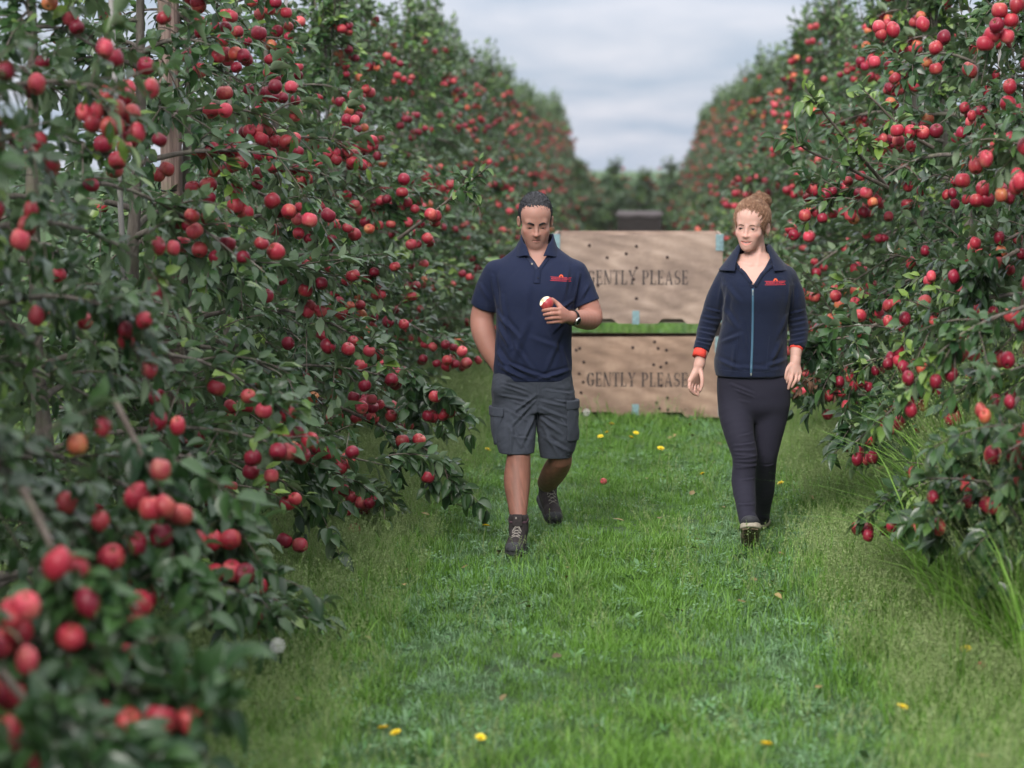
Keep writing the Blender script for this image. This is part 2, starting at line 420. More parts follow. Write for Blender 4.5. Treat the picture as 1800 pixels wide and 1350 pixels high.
    V,F=join_np(v.branch); v.branches_all=mesh_np('branches',V,F,[M_BARK])
    v.branch=[mesh_np('branch',V,F,[M_BARK]) for V,F in v.branch]
    # apples in clusters
    pts=[]
    r.shuffle(AP)
    for p,z0 in AP:
        n=r.choice([1,1,2,3,3,4,5]); c=np.array(p)
        for q in range(n):
            o=c+np.array([r.normal(0,.026*n**.6),r.normal(0,.026*n**.6),-.045-.025*r.random()-q*.012])
            if o[2]<.06: o[2]=.06
            if all(np.linalg.norm(o-w)>.058 for w in pts[-60:]): pts.append(o)
    pts=[p for p in pts if (math.hypot(p[0],p[1])>.25)]
    # keep those nearest the outer surface of the hedge
    pts.sort(key=lambda p:-((abs(p[0])+.25*p[0]+.10)/(reachz(p[2])+.06)+r.normal(0,.20)))
    pts=pts[:napples]
    v.apples=[]
    for p in pts:
        rot=Euler((r.normal(0,.45),r.normal(0,.45),r.uniform(0,6.28))).to_matrix().to_4x4()
        ripe=r.random()+.12*(p[2]-1.2)
        k=int(r.choice([0,1,2,3,4,3,6])) if ripe<.86 else int(r.choice([5,6,7,8,0]))
        v.apples.append((k,Matrix.Translation(Vector(p))@rot@Matrix.Scale(r.uniform(.76,1.0),4)))
    return v
VAR=[grow_tree(100+i,H=3.2+.12*(i%4),dens=1.0) for i in range(6)]+[grow_tree(140+i,H=3.4,dens=.9,opentop=True) for i in range(2)]
FOLLITE=None
def bake_apples(v,keep):
    parts=[];ms=[]
    V=[];F=[];M=[];n=0
    base={k:(np.array([q.co[:] for q in APPLES_LO[k].vertices]),[list(p.vertices) for p in APPLES_LO[k].polygons]) for k in range(4)}
    for k,T in v.apples[:keep]:
        kk={0:0,1:0,2:0,9:0,3:1,4:1,5:2,8:2,6:3,7:3}[k]; bv,bf=base[kk]; T=np.array(T)
        V.append(bv@T[:3,:3].T+T[:3,3]); F+= [[i+n for i in f] for f in bf]; M+=[kk]*len(bf); n+=len(bv)
    me=bpy.data.meshes.new('apples'); me.from_pydata(np.concatenate(V).tolist(),[],F)
    for m in M_APPLE: me.materials.append(m)
    me.polygons.foreach_set('material_index',M); me.polygons.foreach_set('use_smooth',[True]*len(F)); return me
def lo_apple(mat):
    g=Geo(); g.lathe([(.004,.021),(.022,.027),(.035,.005),(.030,-.02),(.010,-.0295),(.002,-.027)],8,0); return g.mesh('apple_lo',mat,True)
APPLES_LO=[lo_apple(m) for m in M_APPLE]
for v in VAR: v.baked=bake_apples(v,48)

def tree(side,Y,vi,detail,label,group,X=None):
    v=VAR[vi]; X=(-2.22 if side<0 else 1.95) if X is None else X
    r=random.Random(int(Y*100)+side)
    rz=(0 if side<0 else math.pi)+r.uniform(-.35,.35)
    t=empty('apple_tree',(X+r.uniform(-.05,.05),Y,0),rz); sc=r.uniform(.95,1.05); sx=sc
    if side<0 and Y<9: sx=sc*.74
    if side>0 and Y<13: sx=sc*(.66 if Y<9 else (.78 if Y<10 else .76))      # the near right trees keep clear of the walkers
    if detail==0: sx*=.88; sc*=.97
    t.scale=(sx,sc,sc*r.uniform(.96,1.04))
    setp(t,label,'apple tree',group)
    link('trunk',v.trunk,t)
    if detail==2:
        for m in v.branch: link('branch',m,t)
        for k,T in v.single: link('leaf',LEAF1[k],t).matrix_local=T
        setp(link('foliage',v.rest,t),kind='stuff')
    else:
        link('branches',v.branches_all,t)['kind']='stuff'
        setp(link('foliage',v.full,t),kind='stuff')
    setp(link('twigs',v.twigs,t),kind='stuff')
    if detail>=1:
        for k,T in v.apples[:(112 if detail==2 else 58)]: link('apple',APPLES[k],t).matrix_local=T
    else: setp(link('fruit',v.baked,t),kind='stuff')
    return t
TREES={}
ORD=['first','second','third','fourth','fifth','sixth','seventh','eighth','ninth','tenth','eleventh','twelfth']
NEAR={-1:['strongly blurred apple tree cut off by the left edge, nearest the camera',
 'blurred apple tree at the lower left corner with fruit hanging over the pale grass',
 'blurred apple tree behind the nearest ones at the left, low fruit above the dandelion clock',
 'apple tree at the left whose leafy limbs hide the foot of the mossy trunk',
 'apple tree with thin open top and visible mossy trunk left of the thick post',
 'open-topped apple tree beside the thick weathered post at the left',
 'sharply focused apple tree right of the thick post, dark trunk against the sky',
 'sharply focused apple tree with a long low limb reaching towards the man',
 'sharp apple tree behind the long low limb, its crown beside the thin pale cane',
 "apple tree just behind the man's raised shoulder level in the left row"],
 1:['slender blurred apple tree at the right edge, rising out of the tall grass',
 'apple tree at the right edge with low fruit among the tall seeding grass',
 'apple tree near the right edge with a fruit cluster high in its crown',
 'sharply focused apple tree right beside the woman, fruit near her hand',
 'apple tree directly behind the woman, its trunk foot wrapped in teal mesh',
 'apple tree behind the woman with pale cane inside its crown',
 "apple tree behind the woman's head in the right row, slightly soft"]}
def plant_rows():
    for side in (-1,1):
        ys=[3.5+1.4*i for i in range(0,50)] if side<0 else [7.9+1.4*i for i in range(0,47)]
        s='left' if side<0 else 'right'
        for i,Y in enumerate(ys):
            det=2 if Y<16.6 else (1 if Y<30 else 0)
            if det==2: lab=NEAR[side][i]
            elif det==1: lab=f'{ORD[i-len(NEAR[side])]} apple tree past the {"man" if side<0 else "woman"} in the {s} row, slightly blurred, with red fruit'
            else: lab=f'distant hazy apple tree in the far stretch of the {s} row'
            grp=f'apple trees of the {s} row' if det==2 else (f'apple trees in the middle of the {s} row' if det==1 else f'distant apple trees of the {s} row')
            vi=(i*5+(0 if side<0 else 3)+(i//6))%6
            if side<0 and 3<=i<=7: vi=6+i%2
            TREES[(side,i)]=tree(side,Y,vi,det,lab,grp)
plant_rows()
def close_lane():
    for k in range(9):
        X=-2.6+.66*k; t=tree(1 if k%2 else -1,52.0+.6*(k%3),k%6,0,'low hazy apple tree standing across the far end of the lane','trees closing the lane',X); t.scale=(1,1,.52+.015*((k*7)%4))
close_lane()
# ------------------------------------------------------------------ ground
def vnoise(x,y,s,seed=0):
    """smooth 2-D value noise (numpy)"""
    r=np.random.default_rng(seed); T=r.random((64,64)); x=np.asarray(x)*s; y=np.asarray(y)*s
    i=np.floor(x).astype(int); j=np.floor(y).astype(int); fx=x-i; fy=y-j; fx=fx*fx*(3-2*fx); fy=fy*fy*(3-2*fy)
    g=lambda a,b:T[a%64,b%64]
    return (g(i,j)*(1-fx)+g(i+1,j)*fx)*(1-fy)+(g(i,j+1)*(1-fx)+g(i+1,j+1)*fx)*fy
def ground_z(x,y):
    x=np.asarray(x,float);y=np.asarray(y,float)
    far=np.clip((np.abs(x)-8)/10,0,1)
    rut=-.03*np.exp(-((x+.72)/.22)**2)-.03*np.exp(-((x-.62)/.22)**2)+.05*np.clip((np.abs(x+.1)-1.2)/.8,0,1)
    return (rut+.035*(vnoise(x,y,1.1,1)-.5)+.02*(vnoise(x,y,3.1,2)-.5))*(1-far)
def build_ground():
    xs=np.concatenate([np.linspace(-250,-12,12),np.linspace(-9,9,110),np.linspace(12,250,12)])
    ys=np.concatenate([np.linspace(-60,0,8),np.linspace(1,40,240),np.linspace(41,120,90),np.linspace(130,500,12)])
    X,Y=np.meshgrid(xs,ys,indexing='ij'); Z=ground_z(X,Y)
    nx,ny=X.shape; i,j=np.meshgrid(np.arange(nx-1),np.arange(ny-1),indexing='ij')
    F=np.stack([i*ny+j,(i+1)*ny+j,(i+1)*ny+j+1,i*ny+j+1],-1).reshape(-1,4)
    t=NT('orchard_turf'); co=t.coord(); a=t.noise(1.3,5,.6,co); b=t.noise(14,5,.7,co); c=t.noise(90,3,.7,co)
    col=t.ramp(t.math('ADD',t.math('MULTIPLY',a,.5),t.math('MULTIPLY',b,.5)),[(.3,(.018,.045,.010)),(.5,(.04,.10,.018)),(.7,(.075,.16,.032))])
    col=t.mix(t.ramp(c,[(.5,(0,0,0)),(.8,(.5,.5,.5))]),col,(.045,.038,.022))
    M=t.done(t.princ(col,.9,t.bump(t.math('ADD',b,c),.9,.03)))
    o=link('ground',mesh_np('ground',np.stack([X,Y,Z],-1),F,[M])); setp(o,kind='structure')
build_ground()

# ------------------------------------------------------------------ grass and herbs: instanced tufts
def grass_mat(name,stops,rough=.5,trans=.25):
    t=NT(name); a=t.attr('lc').outputs['Fac']; oi=t.n('ObjectInfo').outputs['Random']
    c=t.ramp(t.math('ADD',t.math('MULTIPLY',a,.6),t.math('MULTIPLY',oi,.4)),stops)
    big=t.noise(1.7,3,.5,t.n('NewGeometry').outputs['Position'])
    hv=t.n('HueSaturation'); t.l(c,hv.inputs['Color']); t.l(t.math('ADD',t.math('MULTIPLY',big,.7),.65),hv.inputs['Value'])
    p=t.princ(hv.outputs[0],rough,Specular_IOR_Level=.4)
    tr=t.n('BsdfTranslucent'); t.l(hv.outputs[0],tr.inputs['Color'])
    mx=t.n('MixShader'); mx.inputs[0].default_value=trans; t.l(p,mx.inputs[1]); t.l(tr.outputs[0],mx.inputs[2])
    return t.done(mx.outputs[0])
M_G1=grass_mat('lush_grass',[(0,(.045,.112,.014)),(.5,(.105,.235,.027)),(1,(.18,.35,.05))])
M_G2=grass_mat('bluish_grass',[(0,(.065,.14,.052)),(.5,(.155,.29,.13)),(1,(.29,.43,.27))],.4)
M_G3=grass_mat('pale_grass',[(0,(.065,.155,.022)),(.5,(.18,.35,.055)),(1,(.32,.50,.13))],.6)
M_HERB=grass_mat('herb_leaf',[(0,(.04,.11,.03)),(.5,(.075,.19,.055)),(1,(.17,.29,.15))],.42,.15)
M_SEED=grass_mat('grass_seed_head',[(0,(.13,.20,.06)),(.6,(.22,.30,.11)),(1,(.36,.42,.21))],.8,.15)
M_STRAW=simple('straw',(.32,.26,.13),.8,.3,60)

def blades(n,rad,h0,h1,w,lean,r,segs=3,curve=1.0):
    a=r.uniform(0,6.283,n); rr=rad*np.sqrt(r.random(n)); B=np.stack([rr*np.cos(a),rr*np.sin(a),np.full(n,-.01)],1)
    h=r.uniform(h0,h1,n); d=r.uniform(0,6.283,n); ln=r.uniform(.1,1,n)*lean
    u=np.linspace(0,1,segs+1); V=[];F=[]
    out=np.stack([np.cos(d),np.sin(d),0*d],1); sd=np.stack([-np.sin(d),np.cos(d),0*d],1)
    k=0
    W=w*r.uniform(.6,1.2,n)
    ctr=B[:,None,:]+out[:,None,:]*(h*ln)[:,None,None]*(u**(1+curve))[None,:,None]
    ctr[:,:,2]+=h[:,None]*(u-.35*ln[:,None]*u**2)[:, :]
    wd=W[:,None]*np.sqrt(np.clip(1-u**1.6,0.0,1))[None,:]
    Lp=ctr-sd[:,None,:]*wd[...,None]; Rp=ctr+sd[:,None,:]*wd[...,None]
    V=np.stack([Lp,Rp],2).reshape(n,-1,3); m=(segs+1)*2
    f=[]
    for i in range(segs): f+= [(2*i,2*i+1,2*i+3),(2*i,2*i+3,2*i+2)] if i<segs-1 else [(2*i,2*i+1,2*i+3)]
    F=(np.array(f)[None]+(np.arange(n)*m)[:,None,None]).reshape(-1,3)
    lc=np.repeat(np.clip(r.normal(.5,.22,n),0,1),m)
    return V.reshape(-1,3),F,lc
def tuft(name,mat,n,rad,h0,h1,w,lean,seed,segs=3,seeds=0,seedh=(.15,.25),feather=False):
    r=np.random.default_rng(seed); V,F,lc=blades(n,rad,h0,h1,w,lean,r,segs); mi=np.zeros(len(F),int); k=len(V)
    if seeds:
        Vs=[V];Fs=[F];ls=[lc];ms=[mi]
        for q in range(seeds):
            a=r.uniform(0,6.28); x=np.array([math.cos(a),math.sin(a),0]); H=r.uniform(*seedh); u=np.linspace(0,1,5); b=np.array([r.normal(0,rad*.5),r.normal(0,rad*.5),0])
            P=b+x*(u**2*H*r.uniform(.1,.5))[:,None]; P[:,2]+=H*u
            v,f=tube_np(P,[.0009,.0008,.0007,.0006,.0005],3); f=np.concatenate([f[:,[0,1,2]],f[:,[0,2,3]]]); Vs.append(v);Fs.append(f+k);k+=len(v);ls.append(np.full(len(v),.6));ms.append(np.ones(len(f),int))
            # panicle of small spikelets
            m=26 if feather else 18
            t=r.uniform(.62,1.0,m); c=np.stack([np.interp(t,u,P[:,i]) for i in range(3)],1)+r.normal(0,1,(m,3))*((1.05-t)*H*(.16 if feather else .10))[:,None]+r.normal(0,.0015,(m,3))
            s=.0028 if feather else .0026; dd=r.normal(0,1,(m,3)); dd[:,2]+=1; dd/=np.linalg.norm(dd,axis=1)[:,None]; e=np.cross(dd,r.normal(0,1,(m,3))); e/=np.linalg.norm(e,axis=1)[:,None]
            v=np.stack([c-dd*s*1.5,c+e*s*.6,c+dd*s*1.7,c-e*s*.6],1).reshape(-1,3); f=(np.array([[0,1,2],[0,2,3]])[None]+(np.arange(m)*4)[:,None,None]).reshape(-1,3)
            Vs.append(v);Fs.append(f+k);k+=len(v);ls.append(np.full(len(v),.7));ms.append(np.ones(len(f),int))
        V=np.concatenate(Vs);F=np.concatenate(Fs);lc=np.concatenate(ls);mi=np.concatenate(ms)
    me=mesh_np(name,V,F,[mat,M_SEED],mat_idx=mi); add_attr(me,'lc',lc); return me
def herb(name,n,size,seed,stalk=.03,round_=False):
    """broad-leaved herbs: dandelion, plantain and clover rosettes"""
    r=np.random.default_rng(seed); a=r.uniform(0,6.28,n); el=r.uniform(.1,1.1,n)
    D=np.stack([np.cos(a)*np.cos(el),np.sin(a)*np.cos(el),np.sin(el)],1)
    if round_:
        B=np.stack([r.normal(0,.035,n),r.normal(0,.035,n),r.uniform(.02,.055,n)],1); D[:,2]*=.3
    else: B=np.zeros((n,3))
    N=np.stack([r.normal(0,.2,n),r.normal(0,.2,n),np.ones(n)],1)
    D/=np.linalg.norm(D,axis=1)[:,None]; N-=D*np.sum(N*D,1)[:,None]; N/=np.linalg.norm(N,axis=1)[:,None]
    Ln=size*r.uniform(.6,1.15,n); W=Ln*(.42 if round_ else .17)
    V,F=leaves_np(B,D,N,Ln,W,r.uniform(.2,.5,n)); me=mesh_np(name,V,F,[M_HERB]); add_attr(me,'lc',np.repeat(r.random(n),len(LV))); return me

def scatter(name,meshes,P,S,IDX,label):
    """one object: points that carry rotation, scale and kind, turned into instanced tufts by geometry nodes"""
    coll=bpy.data.collections.new(name+'_kinds')
    for i,m in enumerate(meshes):
        o=bpy.data.objects.new(f'{name}_kind_{i:02d}',m); coll.objects.link(o)
    me=bpy.data.meshes.new(name); me.vertices.add(len(P)); me.vertices.foreach_set('co',np.asarray(P,np.float32).ravel())
    r=RNG; n=len(P)
    rot=np.stack([r.normal(0,.12,n),r.normal(0,.12,n),r.uniform(0,6.283,n)],1).astype(np.float32)
    a=me.attributes.new('rot','FLOAT_VECTOR','POINT'); a.data.foreach_set('vector',rot.ravel())
    a=me.attributes.new('scl','FLOAT','POINT'); a.data.foreach_set('value',np.asarray(S,np.float32))
    a=me.attributes.new('idx','INT','POINT'); a.data.foreach_set('value',np.asarray(IDX,np.int32))
    ob=link(name,me); ob['kind']='stuff'; ob['label']=label
    ng=bpy.data.node_groups.new(name,'GeometryNodeTree')
    ng.interface.new_socket('Geometry',in_out='INPUT',socket_type='NodeSocketGeometry'); ng.interface.new_socket('Geometry',in_out='OUTPUT',socket_type='NodeSocketGeometry')
    N=ng.nodes; L=ng.links
    gi=N.new('NodeGroupInput'); go=N.new('NodeGroupOutput'); ip=N.new('GeometryNodeInstanceOnPoints'); ci=N.new('GeometryNodeCollectionInfo')
    ci.inputs['Collection'].default_value=coll; ci.inputs['Separate Children'].default_value=True; ci.inputs['Reset Children'].default_value=True
    def na(n_,t):
        x=N.new('GeometryNodeInputNamedAttribute'); x.data_type=t; x.inputs[0].default_value=n_; return [s for s in x.outputs if s.enabled][0]
    L.new(gi.outputs[0],ip.inputs['Points']); L.new(ci.outputs[0],ip.inputs['Instance']); ip.inputs['Pick Instance'].default_value=True
    L.new(na('idx','INT'),ip.inputs['Instance Index']); L.new(na('rot','FLOAT_VECTOR'),ip.inputs['Rotation']); L.new(na('scl','FLOAT'),ip.inputs['Scale'])
    L.new(ip.outputs[0],go.inputs[0])
    md=ob.modifiers.new('scatter','NODES'); md.node_group=ng
    return ob
def lane_points(dens_fn,x0,x1,y0,y1,dmax):
    n=int((x1-x0)*(y1-y0)*dmax); x=RNG.uniform(x0,x1,n); y=RNG.uniform(y0,y1,n)
    k=RNG.random(n)<dens_fn(x,y)/dmax; return x[k],y[k]
T_LUSH=[tuft('t',M_G1,38,.055,.022,.062,.0016,1.0,i) for i in range(5)]
T_BLUE=[tuft('t',M_G2,34,.06,.02,.055,.0017,1.1,20+i) for i in range(4)]
T_PALE=[tuft('t',M_G3,28,.06,.035,.09,.0014,.9,40+i,seeds=5,seedh=(.09,.17)) for i in range(5)]
T_LONG=[tuft('t',M_G1,20,.06,.06,.13,.0021,1.1,60+i) for i in range(3)]
H_HERB=[herb('h',8,.062,80+i) for i in range(3)]+[herb('h',30,.015,90+i,round_=True) for i in range(3)]
def build_grass():
    base=0
    groups=[T_LUSH,T_BLUE,T_PALE,T_LONG,H_HERB]; meshes=sum(groups,[]); off=np.cumsum([0]+[len(g) for g in groups])
    def kinds(x,y):
        n=len(x); side=np.clip((np.abs(x+.08)-.80)/.45,0,1)            # towards the trees
        track=np.exp(-((x+.68)/.26)**2)+np.exp(-((x-.60)/.26)**2)
        p1=vnoise(x,y,.9,5); p2=vnoise(x,y,1.8,6); p3=vnoise(x,y,.6,8)
        w=np.stack([1.35*(1-side)*(1-.6*track)+.30*side+.5*np.clip(p1-.45,0,1)*2, .12+1.5*track*(.35+p2)+.55*np.clip(p1-.6,0,1), .05+1.9*side*(.4+p3)+.2*track*np.clip(p3-.5,0,1), .10+.45*side+.9*np.clip(p2-.66,0,1), .05+.30*track+.22*np.clip(p1-.5,0,1)+.12*side],1)
        w=np.cumsum(w,1); w/=w[:,-1:]; g=(RNG.random(n)[:,None]>w).sum(1); g=np.clip(g,0,4)
        cnt=np.array([len(q) for q in groups])[g]; return off[g]+(RNG.random(n)*cnt).astype(int), g
    P=[];S=[];I=[]
    for (x0,x1,y0,y1,d,s) in ((-2.6,2.3,5.2,9.5,330,1.0),(-2.6,2.3,9.5,16.5,430,.92),(-2.7,2.5,16.5,26,230,1.15),(-2.7,2.5,26,48,80,1.7),(-2.7,2.5,48,92,26,2.4),(-6.2,-2.6,6,22,26,1.6),(2.3,6,8,22,26,1.6)):
        x,y=lane_points(lambda a,b:np.full(len(a),float(d)),x0,x1,y0,y1,d)
        k,g=kinds(x,y); z=ground_z(x,y); P.append(np.stack([x,y,z],1)); 
        hv=.75+.55*vnoise(x,y,.8,12)+.25*np.clip((np.abs(x+.1)-1.0),0,1)
        sc=s*hv*RNG.uniform(.75,1.25,len(x)); sc*=np.where(g==4,.95,1); S.append(sc); I.append(k)
    P=np.concatenate(P);S=np.concatenate(S);I=np.concatenate(I)
    # nothing grows through the standing crates
    ok=~((np.abs(P[:,0])<.60)&(P[:,1]>17.83)&(P[:,1]<18.8))
    scatter('grass',meshes,P[ok],S[ok],I[ok],'green mown grass with clover and pale seed heads in the orchard lane')
build_grass()

def build_litter():
    r=np.random.default_rng(21); n=150; x=r.uniform(-1.7,1.6,n); y=6.5+22*r.random(n)**1.4; z=ground_z(x,y)+r.uniform(.03,.055,n)
    D=r.normal(0,1,(n,3)); D[:,2]*=.25; D/=np.linalg.norm(D,axis=1)[:,None]; N=np.stack([r.normal(0,.3,n),r.normal(0,.3,n),np.ones(n)],1); N-=D*np.sum(N*D,1)[:,None]; L=r.uniform(.035,.065,n)
    V,F=leaves_np(np.stack([x,y,z],1),D,N,L,L*.28,r.uniform(-.3,.5,n)); M=simple('fallen_leaf',(.26,.19,.07),.7,.5,3); setp(link('leaf_litter',mesh_np('leaf_litter',V,F,[M])),'small yellow and brown fallen leaves scattered over the lane grass',kind='stuff')
build_litter()
# tall grass and seed heads under the trees on the right, and thin stands on the left
def build_tall_grass():
    r=np.random.default_rng(3)
    def tall(seed,n,h,sh):
        return tuft('t',M_G3 if seed%3==0 else M_G1,n,.07,h*.5,h,.0045,1.1,seed,5,seeds=7,seedh=sh,feather=True)
    ms=[tall(200+i,22,.60+.07*i,(.55,.88)) for i in range(5)]
    P=[];S=[];I=[]
    def clump(x,y,n,sx,sy,s):
        for _ in range(n):
            a=x+r.normal(0,sx); b=y+r.normal(0,sy); P.append((a,b,float(ground_z(a,b)))); S.append(s*r.uniform(.7,1.2)); I.append(r.integers(0,5))
    clump(1.50,9.3,80,.12,.5,1.0); clump(1.62,10.2,100,.12,.5,1.25); clump(1.58,11.0,60,.12,.4,1.2); clump(1.85,12.0,26,.14,.6,1.0); clump(1.38,8.6,22,.08,.4,.8)
    clump(2.0,14.5,12,.15,.9,.6); clump(1.95,18,14,.15,1.5,.6)
    clump(-2.2,9.5,14,.15,1.2,.55); clump(-2.2,14,14,.15,1.6,.5)
    scatter('tall_grass',ms,np.array(P),np.array(S),np.array(I),'tall seeding grass growing under the apple trees on the right')
build_tall_grass()

# ------------------------------------------------------------------ flowers
M_YEL=simple('dandelion_yellow',(.88,.68,.02),.7,.12,200)
M_FSTEM=simple('flower_stem',(.14,.2,.06),.6,.2,60)
M_FLUFF=simple('dandelion_fluff',(.62,.62,.60),.9,.05,100)
def flower_mesh(seed,h,R):
    r=np.random.default_rng(seed); g=Geo()
    g.tube([(0,0,-.01),(.004,.002,h*.5),(.0,.0,h)],[.0019,.0017,.0016],5,1)
    for ring,(n,L,el) in enumerate(((20,R,.15),(16,R*.82,.5),(12,R*.6,.9),(8,R*.35,1.25))):
        for i in range(n):
            a=6.283*(i+.5*ring)/n+r.normal(0,.05); e=el+r.normal(0,.08); d=np.array([math.cos(a)*math.cos(e),math.sin(a)*math.cos(e),math.sin(e)]); s=np.array([-math.sin(a),math.cos(a),0])*.0024
            b=np.array([0,0,h]); g.add([b-s*.5,b+s*.5,b+d*L*.9+s,b+d*L,b+d*L*.9-s],[(0,1,2,3,4)],0)
    g.lathe([(.001,h-.008),(.006,h-.005),(.007,h+.001)],8,1)
    return g.mesh('dandelion',[M_YEL,M_FSTEM])
def clock_mesh(seed,h):
    r=np.random.default_rng(seed); g=Geo(); g.tube([(0,0,-.01),(.004,.002,h*.5),(0,0,h)],[.0019,.0017,.0015],5,1)
    for i in range(150):
        k=i+.5; ph=math.acos(1-2*k/150); th=math.pi*(1+5**.5)*k; d=np.array([math.cos(th)*math.sin(ph),math.sin(th)*math.sin(ph),math.cos(ph)])
        e=np.cross(d,[0,0,1.001]); e/=np.linalg.norm(e)+1e-6; f=np.cross(d,e); c=np.array([0,0,h])+d*.021
        g.add([np.array([0,0,h])+d*.003,c+e*.0003,c-e*.0003],[(0,1,2)],0)
        for q in range(3):
            a=q*2.09+i; v=(e*math.cos(a)+f*math.sin(a))*.0055; w=np.cross(v,d)*.12; g.add([c,c+v+d*.002+w,c+v+d*.002-w],[(0,1,2)],0)
    g.lathe([(.001,h-.003),(.0035,h),(.001,h+.003)],6,1)
    return g.mesh('dandelion_clock',[M_FLUFF,M_FSTEM])
FL=[flower_mesh(i,.09+.02*i,.019) for i in range(3)]
def ground_at(px,py,dz=0.0):
    d=C_F*FPX+C_R*(px-900)+C_U*(675-py); t=(CAM_H-dz)/-d[2]; p=np.array([0,0,CAM_H])+d*t; return p
flowers=[(1700,1135,'yellow dandelion in the grass near the tall weeds at the right edge',1.0),
 (1568,1238,'yellow dandelion low in the grass, between the two other dandelions at the lower right',.9),
 (1340,1311,'largest yellow dandelion, at the bottom edge of the lane',1.15),
 (680,1281,'left one of the pair of yellow dandelions at the bottom of the lane',1.0),
 (711,1283,'duller right one of the pair of yellow dandelions at the bottom of the lane',.8),
 (836,1288,'small yellow dandelion right of the pair at the bottom of the lane',.8),
 (850,788,"yellow dandelion beside the man's shorts, in the grass on the left",.9),
 (850,924,"flattened yellow dandelion beside the man's front boot",.9),
 (1247,831,'yellow dandelion in the grass left of the woman\'s knee',.9),
 (1380,847,'yellow dandelion in the grass right of the woman\'s calf',.9),
 (1157,785,'yellow dandelion standing alone in the grass in front of the crates, to the right',1.0),
 (1098,767,'yellow dandelion nearest the camera in the group below the lower crate',1.0),
 (1072,745,'topmost yellow dandelion, right in front of the lower crate',1.0),
 (1074,759,'middle yellow dandelion of the group below the lower crate',.8),
 (1060,764,'leftmost yellow dandelion of the group below the lower crate',.9),
 (1115,759,'rightmost yellow dandelion of the group below the lower crate',.9)]
for i,(px,py,lab,s) in enumerate(flowers):
    h=(.09+.02*(i%3))*s; p=ground_at(px,py,h); z=float(ground_z(p[0],p[1]))
    o=link('dandelion',FL[i%3]); o.location=(p[0],p[1],p[2]-h); o.scale=(s*1.25,s*1.25,s); o.rotation_euler=(.35,.1*(i%3-1),i*1.3)
    setp(o,lab,'flower','yellow dandelions in the lane')
for (px,py,h,lab,s) in ((488,1135,.22,'white dandelion seed head in the pale grass on the left',1.15),(1031,725,.20,'small white dandelion seed head against the lower crate',1.1)):
    p=ground_at(px,py,h*s); o=link('dandelion_clock',clock_mesh(px,h)); o.location=(p[0],p[1],p[2]-h*s); o.scale=(s,s,s); setp(o,lab,'flower','dandelion seed heads')
def fallen(px,py,k,lab,s=1.0):
    p=ground_at(px,py,.055); o=link('fallen_apple',APPLES[k]); o.location=(p[0],p[1],.055); o.rotation_euler=(1.2,.4,px); o.scale=(s,s,s); setp(o,lab,'apple','fallen apples')
fallen(1061,846,6,'pale red fallen apple in the grass between the two people',.52)
fallen(1727,1172,6,'fallen pinkish apple at the foot of the tall grass on the right',.6)

# ------------------------------------------------------------------ posts, canes, wires
def row_x(side): return -2.3 if side<0 else 1.95
def post(px_x,Y,H,R,label):
    r=np.random.default_rng(int(Y*10)); n=22; k=9; V=[]
    for i,z in enumerate(np.linspace(-.1,H,k)):
        for j in range(n):
            a=6.283*j/n; rr=R*(1+.05*math.cos(3*a+1)+(-.07 if j%3==0 else .02)*(1+.3*math.sin(z*3+j)))
            V.append((rr*math.cos(a)+.008*math.sin(z*1.1),rr*math.sin(a),z))
    F=[(i*n+j,i*n+(j+1)%n,(i+1)*n+(j+1)%n,(i+1)*n+j) for i in range(k-1) for j in range(n)]+[tuple(range((k-1)*n,k*n))]
    g=Geo().add(V,F,0); root=empty('trellis_post',(px_x,Y,0)); setp(root,label,'post','wooden trellis posts')
    g.obj('post_shaft',M_POST,root,False)
    for z in (.9,1.75):
        b=Geo(); b.tube([( (R+.004)*math.cos(a),(R+.004)*math.sin(a),z+.01*math.sin(a)) for a in np.linspace(0,6.283,16)],.003,5); b.obj('wire_tie',M_WIRE,root)
post(-2.28,11.75,3.3,.052,'thick weathered wooden post between the near trees at the left, left of the sharp apples')
post(-2.30,25.3,3.15,.055,'reddish wooden post top showing above the middle trees of the left row')
post(1.97,12.3,3.2,.05,'weathered wooden post among the near trees at the right edge')
def cane(x,y,H,lean,label,group='support canes tied to the tree trunks'):
    g=Geo(); g.tube([(0,0,-.1),(lean*.5,0,H*.5),(lean,0,H)],[.013,.0125,.012],8); root=empty('support_cane',(x,y,0)); g.obj('cane_rod',M_CANE,root,True); setp(root,label,'cane',group)
    for z in (H*.33,H*.62,H*.86):
        b=Geo(); b.tube([(lean*z/H+.017*math.cos(a),.017*math.sin(a),z) for a in np.linspace(0,6.283,12)],.0035,5); b.obj('tie',M_WIRE,root)
cane(-2.14,10.2,3.2,-.10,'pale grey support cane beside the mossy trunk left of the thick post')
cane(-2.27,13.5,3.1,-.02,'pale support cane against the sky right of the thick post')
cane(-2.22,15.2,3.0,.02,'support cane whose banded foot shows low behind the left trees')
cane(-2.26,17.6,3.0,.0,'thin pale cane between the sharp left trees and the blurred ones')
cane(1.86,12.75,3.1,.02,'pale cane beside the topmost apple cluster at the right')
cane(1.84,15.8,3.0,.0,'thin pale cane inside the right row behind the woman')
cane(1.9,10.9,3.15,.04,'pale support cane at the right edge of the picture')
for side,s in ((-1,'left'),(1,'right')):
    for z,w in ((1.05,'lowest'),(1.85,'middle'),(2.65,'top')):
        Y=np.linspace(2.5,92,60); P=np.stack([np.full(60,row_x(side)+.045),Y,z-.02*np.abs(np.sin(Y/6.9*math.pi/2))],1)
        V,F=tube_np(P,.0016,4); o=link('trellis_wire',mesh_np('trellis_wire',V,F,[M_WIRE])); setp(o,f'{w} steel trellis wire running through the {s} row of trees','wire','trellis wires')
M_TEAL=simple('teal_net',(.03,.22,.15),.6,.3,80)
